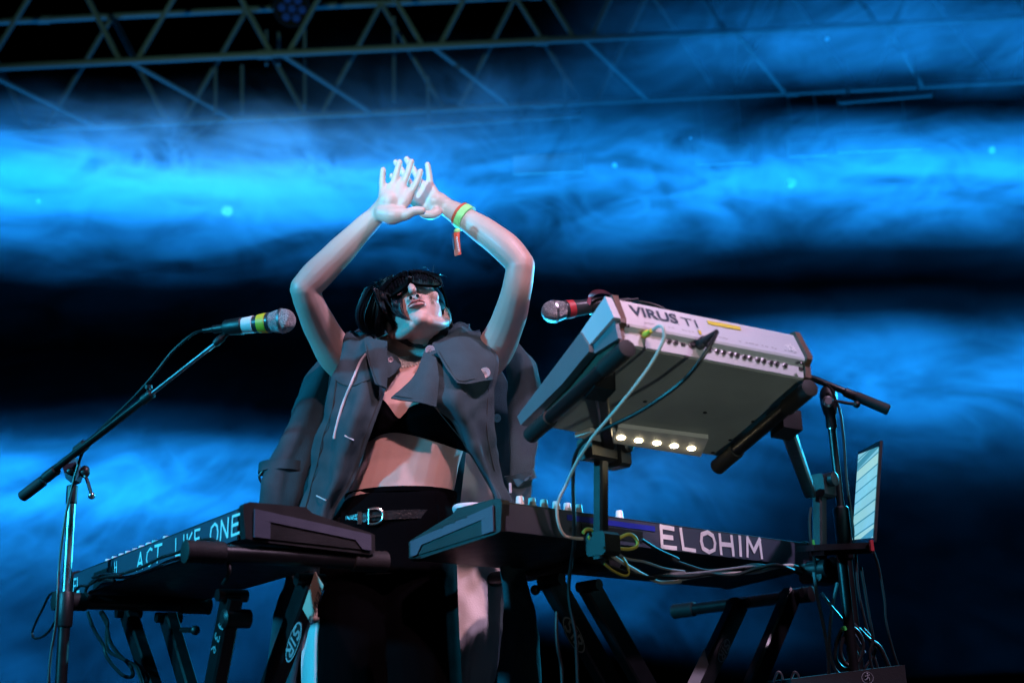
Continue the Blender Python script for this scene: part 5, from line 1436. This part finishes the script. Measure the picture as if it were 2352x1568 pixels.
mix([(7, 1560, 560), (7, 1650, 640), (7, 1800, 670), (7, 1950, 720), (7, 2100, 745), (8, 60, 895), (8, 250, 885), (8, 450, 860), (8, 600, 845), (8, 800, 850), (8, 930, 880)], 'cable_grey', .0028, 'thin grey cable sagging among the bundle behind the ELOHIM synthesizer', .065)
mix([(7, 1780, 505), (7, 1900, 580), (7, 2050, 650), (8, 100, 800), (8, 220, 845), (8, 330, 870), (8, 500, 855), (8, 640, 835), (8, 900, 880)], 'cable_black', .0036, 'black cable crossing diagonally below the blue tape strip', .055)
mix([(7, 1450, 560), (7, 1500, 680), (7, 1640, 740), (7, 1850, 790), (8, 20, 905), (8, 200, 910), (8, 330, 890), (8, 480, 900), (8, 620, 860), (8, 760, 835), (8, 900, 890)], 'cable_black', .0042, 'thick black cable in the bundle behind the ELOHIM synthesizer', .07)
mix([(7, 1345, 455), (7, 1370, 430), (7, 1410, 432), (7, 1425, 460), (7, 1390, 490), (7, 1430, 520)], 'cable_warm_lit', .0034, 'small yellow-lit cable loop beside the tier post clamp', .07)
mix([(7, 1600, 570), (7, 1690, 575), (7, 1745, 550), (7, 1740, 500), (7, 1690, 465), (7, 1620, 490), (7, 1560, 520)], 'cable_warm_lit', .0036, 'large yellow-lit cable loop under the blue tape strip', .075)
mix([(7, 1500, 680), (7, 1560, 730), (7, 1640, 770), (7, 1680, 760), (7, 1675, 700), (7, 1640, 640)], 'cable_warm_lit', .0028, 'thin yellow-lit cable loop hanging lowest under the synthesizer', .072)
mix([(7, 1150, 1040), (7, 1148, 1180), (7, 1160, 1320), (7, 1185, 1450), (7, 1195, 1700)], 'cable_black', .0036, 'black cable hanging in front of the stand leg with round sticker', .0)
# cables on the right, falling from post and laptop
for i, (pts, m_, r, lab) in enumerate((
    ([(985, 880), (1000, 1000), (1030, 1150), (1060, 1300), (1075, 1450), (1080, 1700)], 'cable_grey', .0042, 'grey cable falling straight from the tier post clamp'),
    ([(1130, 945), (1100, 1080), (1082, 1250), (1085, 1380), (1110, 1470), (1150, 1520)], 'cable_grey', .0036, 'grey cable curving down beside the black boom stand'),
    ([(1030, 1005), (1090, 1090), (1175, 1190), (1230, 1260), (1300, 1380)], 'cable_blue', .0034, 'pale blue cable slanting down behind the black boom stand'),
    ([(1275, 850), (1300, 1000), (1325, 1150), (1350, 1290), (1330, 1400), (1370, 1568), (1390, 1750)], 'cable_black', .0034, 'black cable falling under the laptop base'),
    ([(1350, 740), (1385, 850), (1420, 1050), (1430, 1180), (1470, 1350), (1520, 1500), (1570, 1650)], 'cable_black', .0030, 'black cable hanging from the red taped laptop corner'),
    ([(1230, 1200), (1320, 1290), (1390, 1340), (1440, 1440), (1480, 1540), (1530, 1620)], 'cable_black', .0048, 'thick black cable snaking down to the mixer'),
    ([(1160, 1230), (1125, 1320), (1120, 1420), (1180, 1480), (1260, 1440), (1230, 1350), (1170, 1300), (1190, 1240)], 'cable_black', .0046, 'coil of black cable hung on the black boom stand'),
    ([(1180, 1215), (1250, 1240), (1290, 1330), (1260, 1430), (1190, 1450), (1150, 1380), (1165, 1280)], 'cable_black', .0044, 'second coil of black cable against the boom stand pole'),
    ([(1290, 1230), (1360, 1320), (1350, 1400), (1300, 1480), (1330, 1540), (1400, 1568)], 'cable_black', .0040, 'black cable looping above the round mixer emblem'),
    ([(965, 480), (955, 560), (962, 680), (985, 790), (1000, 870)], 'cable_black', .0034, 'short black cable with green tape along the tier post'))):
    if m_ == 'cable_blue' and m_ not in MATS: mat('cable_blue', (.12, .25, .34), .4)
    Yc = 3.08 - .012 * (i % 4)
    if i == 9: cable(lab, [PL(*c8(u, v), po - rb * .02 - ra * 0, rb) for u, v in pts], r, m_)
    else: cable(lab, [P(*c8(u, v), Yc) for u, v in pts], r, m_)
for u0, v0, u1, v1, Y, lab in ((970, 680, 985, 755, None, 'green tape band on the cable beside the tier post'), (1165, 1215, 1178, 1240, 3.04, 'green tape band on the coiled black cable')):
    a, b = (PL(*c8(u0, v0), po - rb * .02, rb), PL(*c8(u1, v1), po - rb * .02, rb)) if Y is None else (P(*c8(u0, v0), Y), P(*c8(u1, v1), Y))
    mb = MB(); mb.tube([a, b], .0056, 12); tag(mb.build('tape_band', 'green_tape'), lab, 'tape')
# cables at the left synthesizer
def lcab(lab, uv, r, m_='cable_black', off=.02):
    cable(lab, [PL(*c6(u, v), lo - lb * off, lb) for u, v in uv], r, m_)
lcab('black cable arching over the handwritten words to the synthesizer rear', [(1290, 640), (1335, 560), (1310, 460), (1270, 385), (1215, 355), (1150, 362), (1080, 395), (1000, 440), (900, 470), (820, 510), (740, 545), (640, 575), (550, 578), (460, 600)], .0034)
lcab('black cable loop drooping past the chrome microphone pole', [(640, 585), (520, 600), (430, 650), (370, 660), (300, 760), (230, 860), (190, 930), (140, 975), (90, 985), (75, 950), (100, 880), (140, 800), (185, 710), (230, 690)], .0030, off=.03)
lcab('black cable looping out of the synthesizer rear plate', [(600, 620), (500, 610), (440, 640), (415, 690), (440, 720)], .0036, off=.025)
for i, pts in enumerate(([(430, 820), (470, 930), (530, 1030), (550, 1100), (600, 1170), (660, 1225), (715, 1225), (700, 1160), (620, 1080), (570, 1000), (550, 900), (510, 820)], [(520, 815), (555, 880), (550, 960), (560, 1060), (640, 1110), (730, 1160), (760, 1220), (780, 1290), (800, 1500)])):
    lcab(('black cable looping below the ACT LIKE ONE synthesizer', 'black cable trailing to the floor below the ACT LIKE ONE synthesizer')[i], pts, .0042, off=-.05)
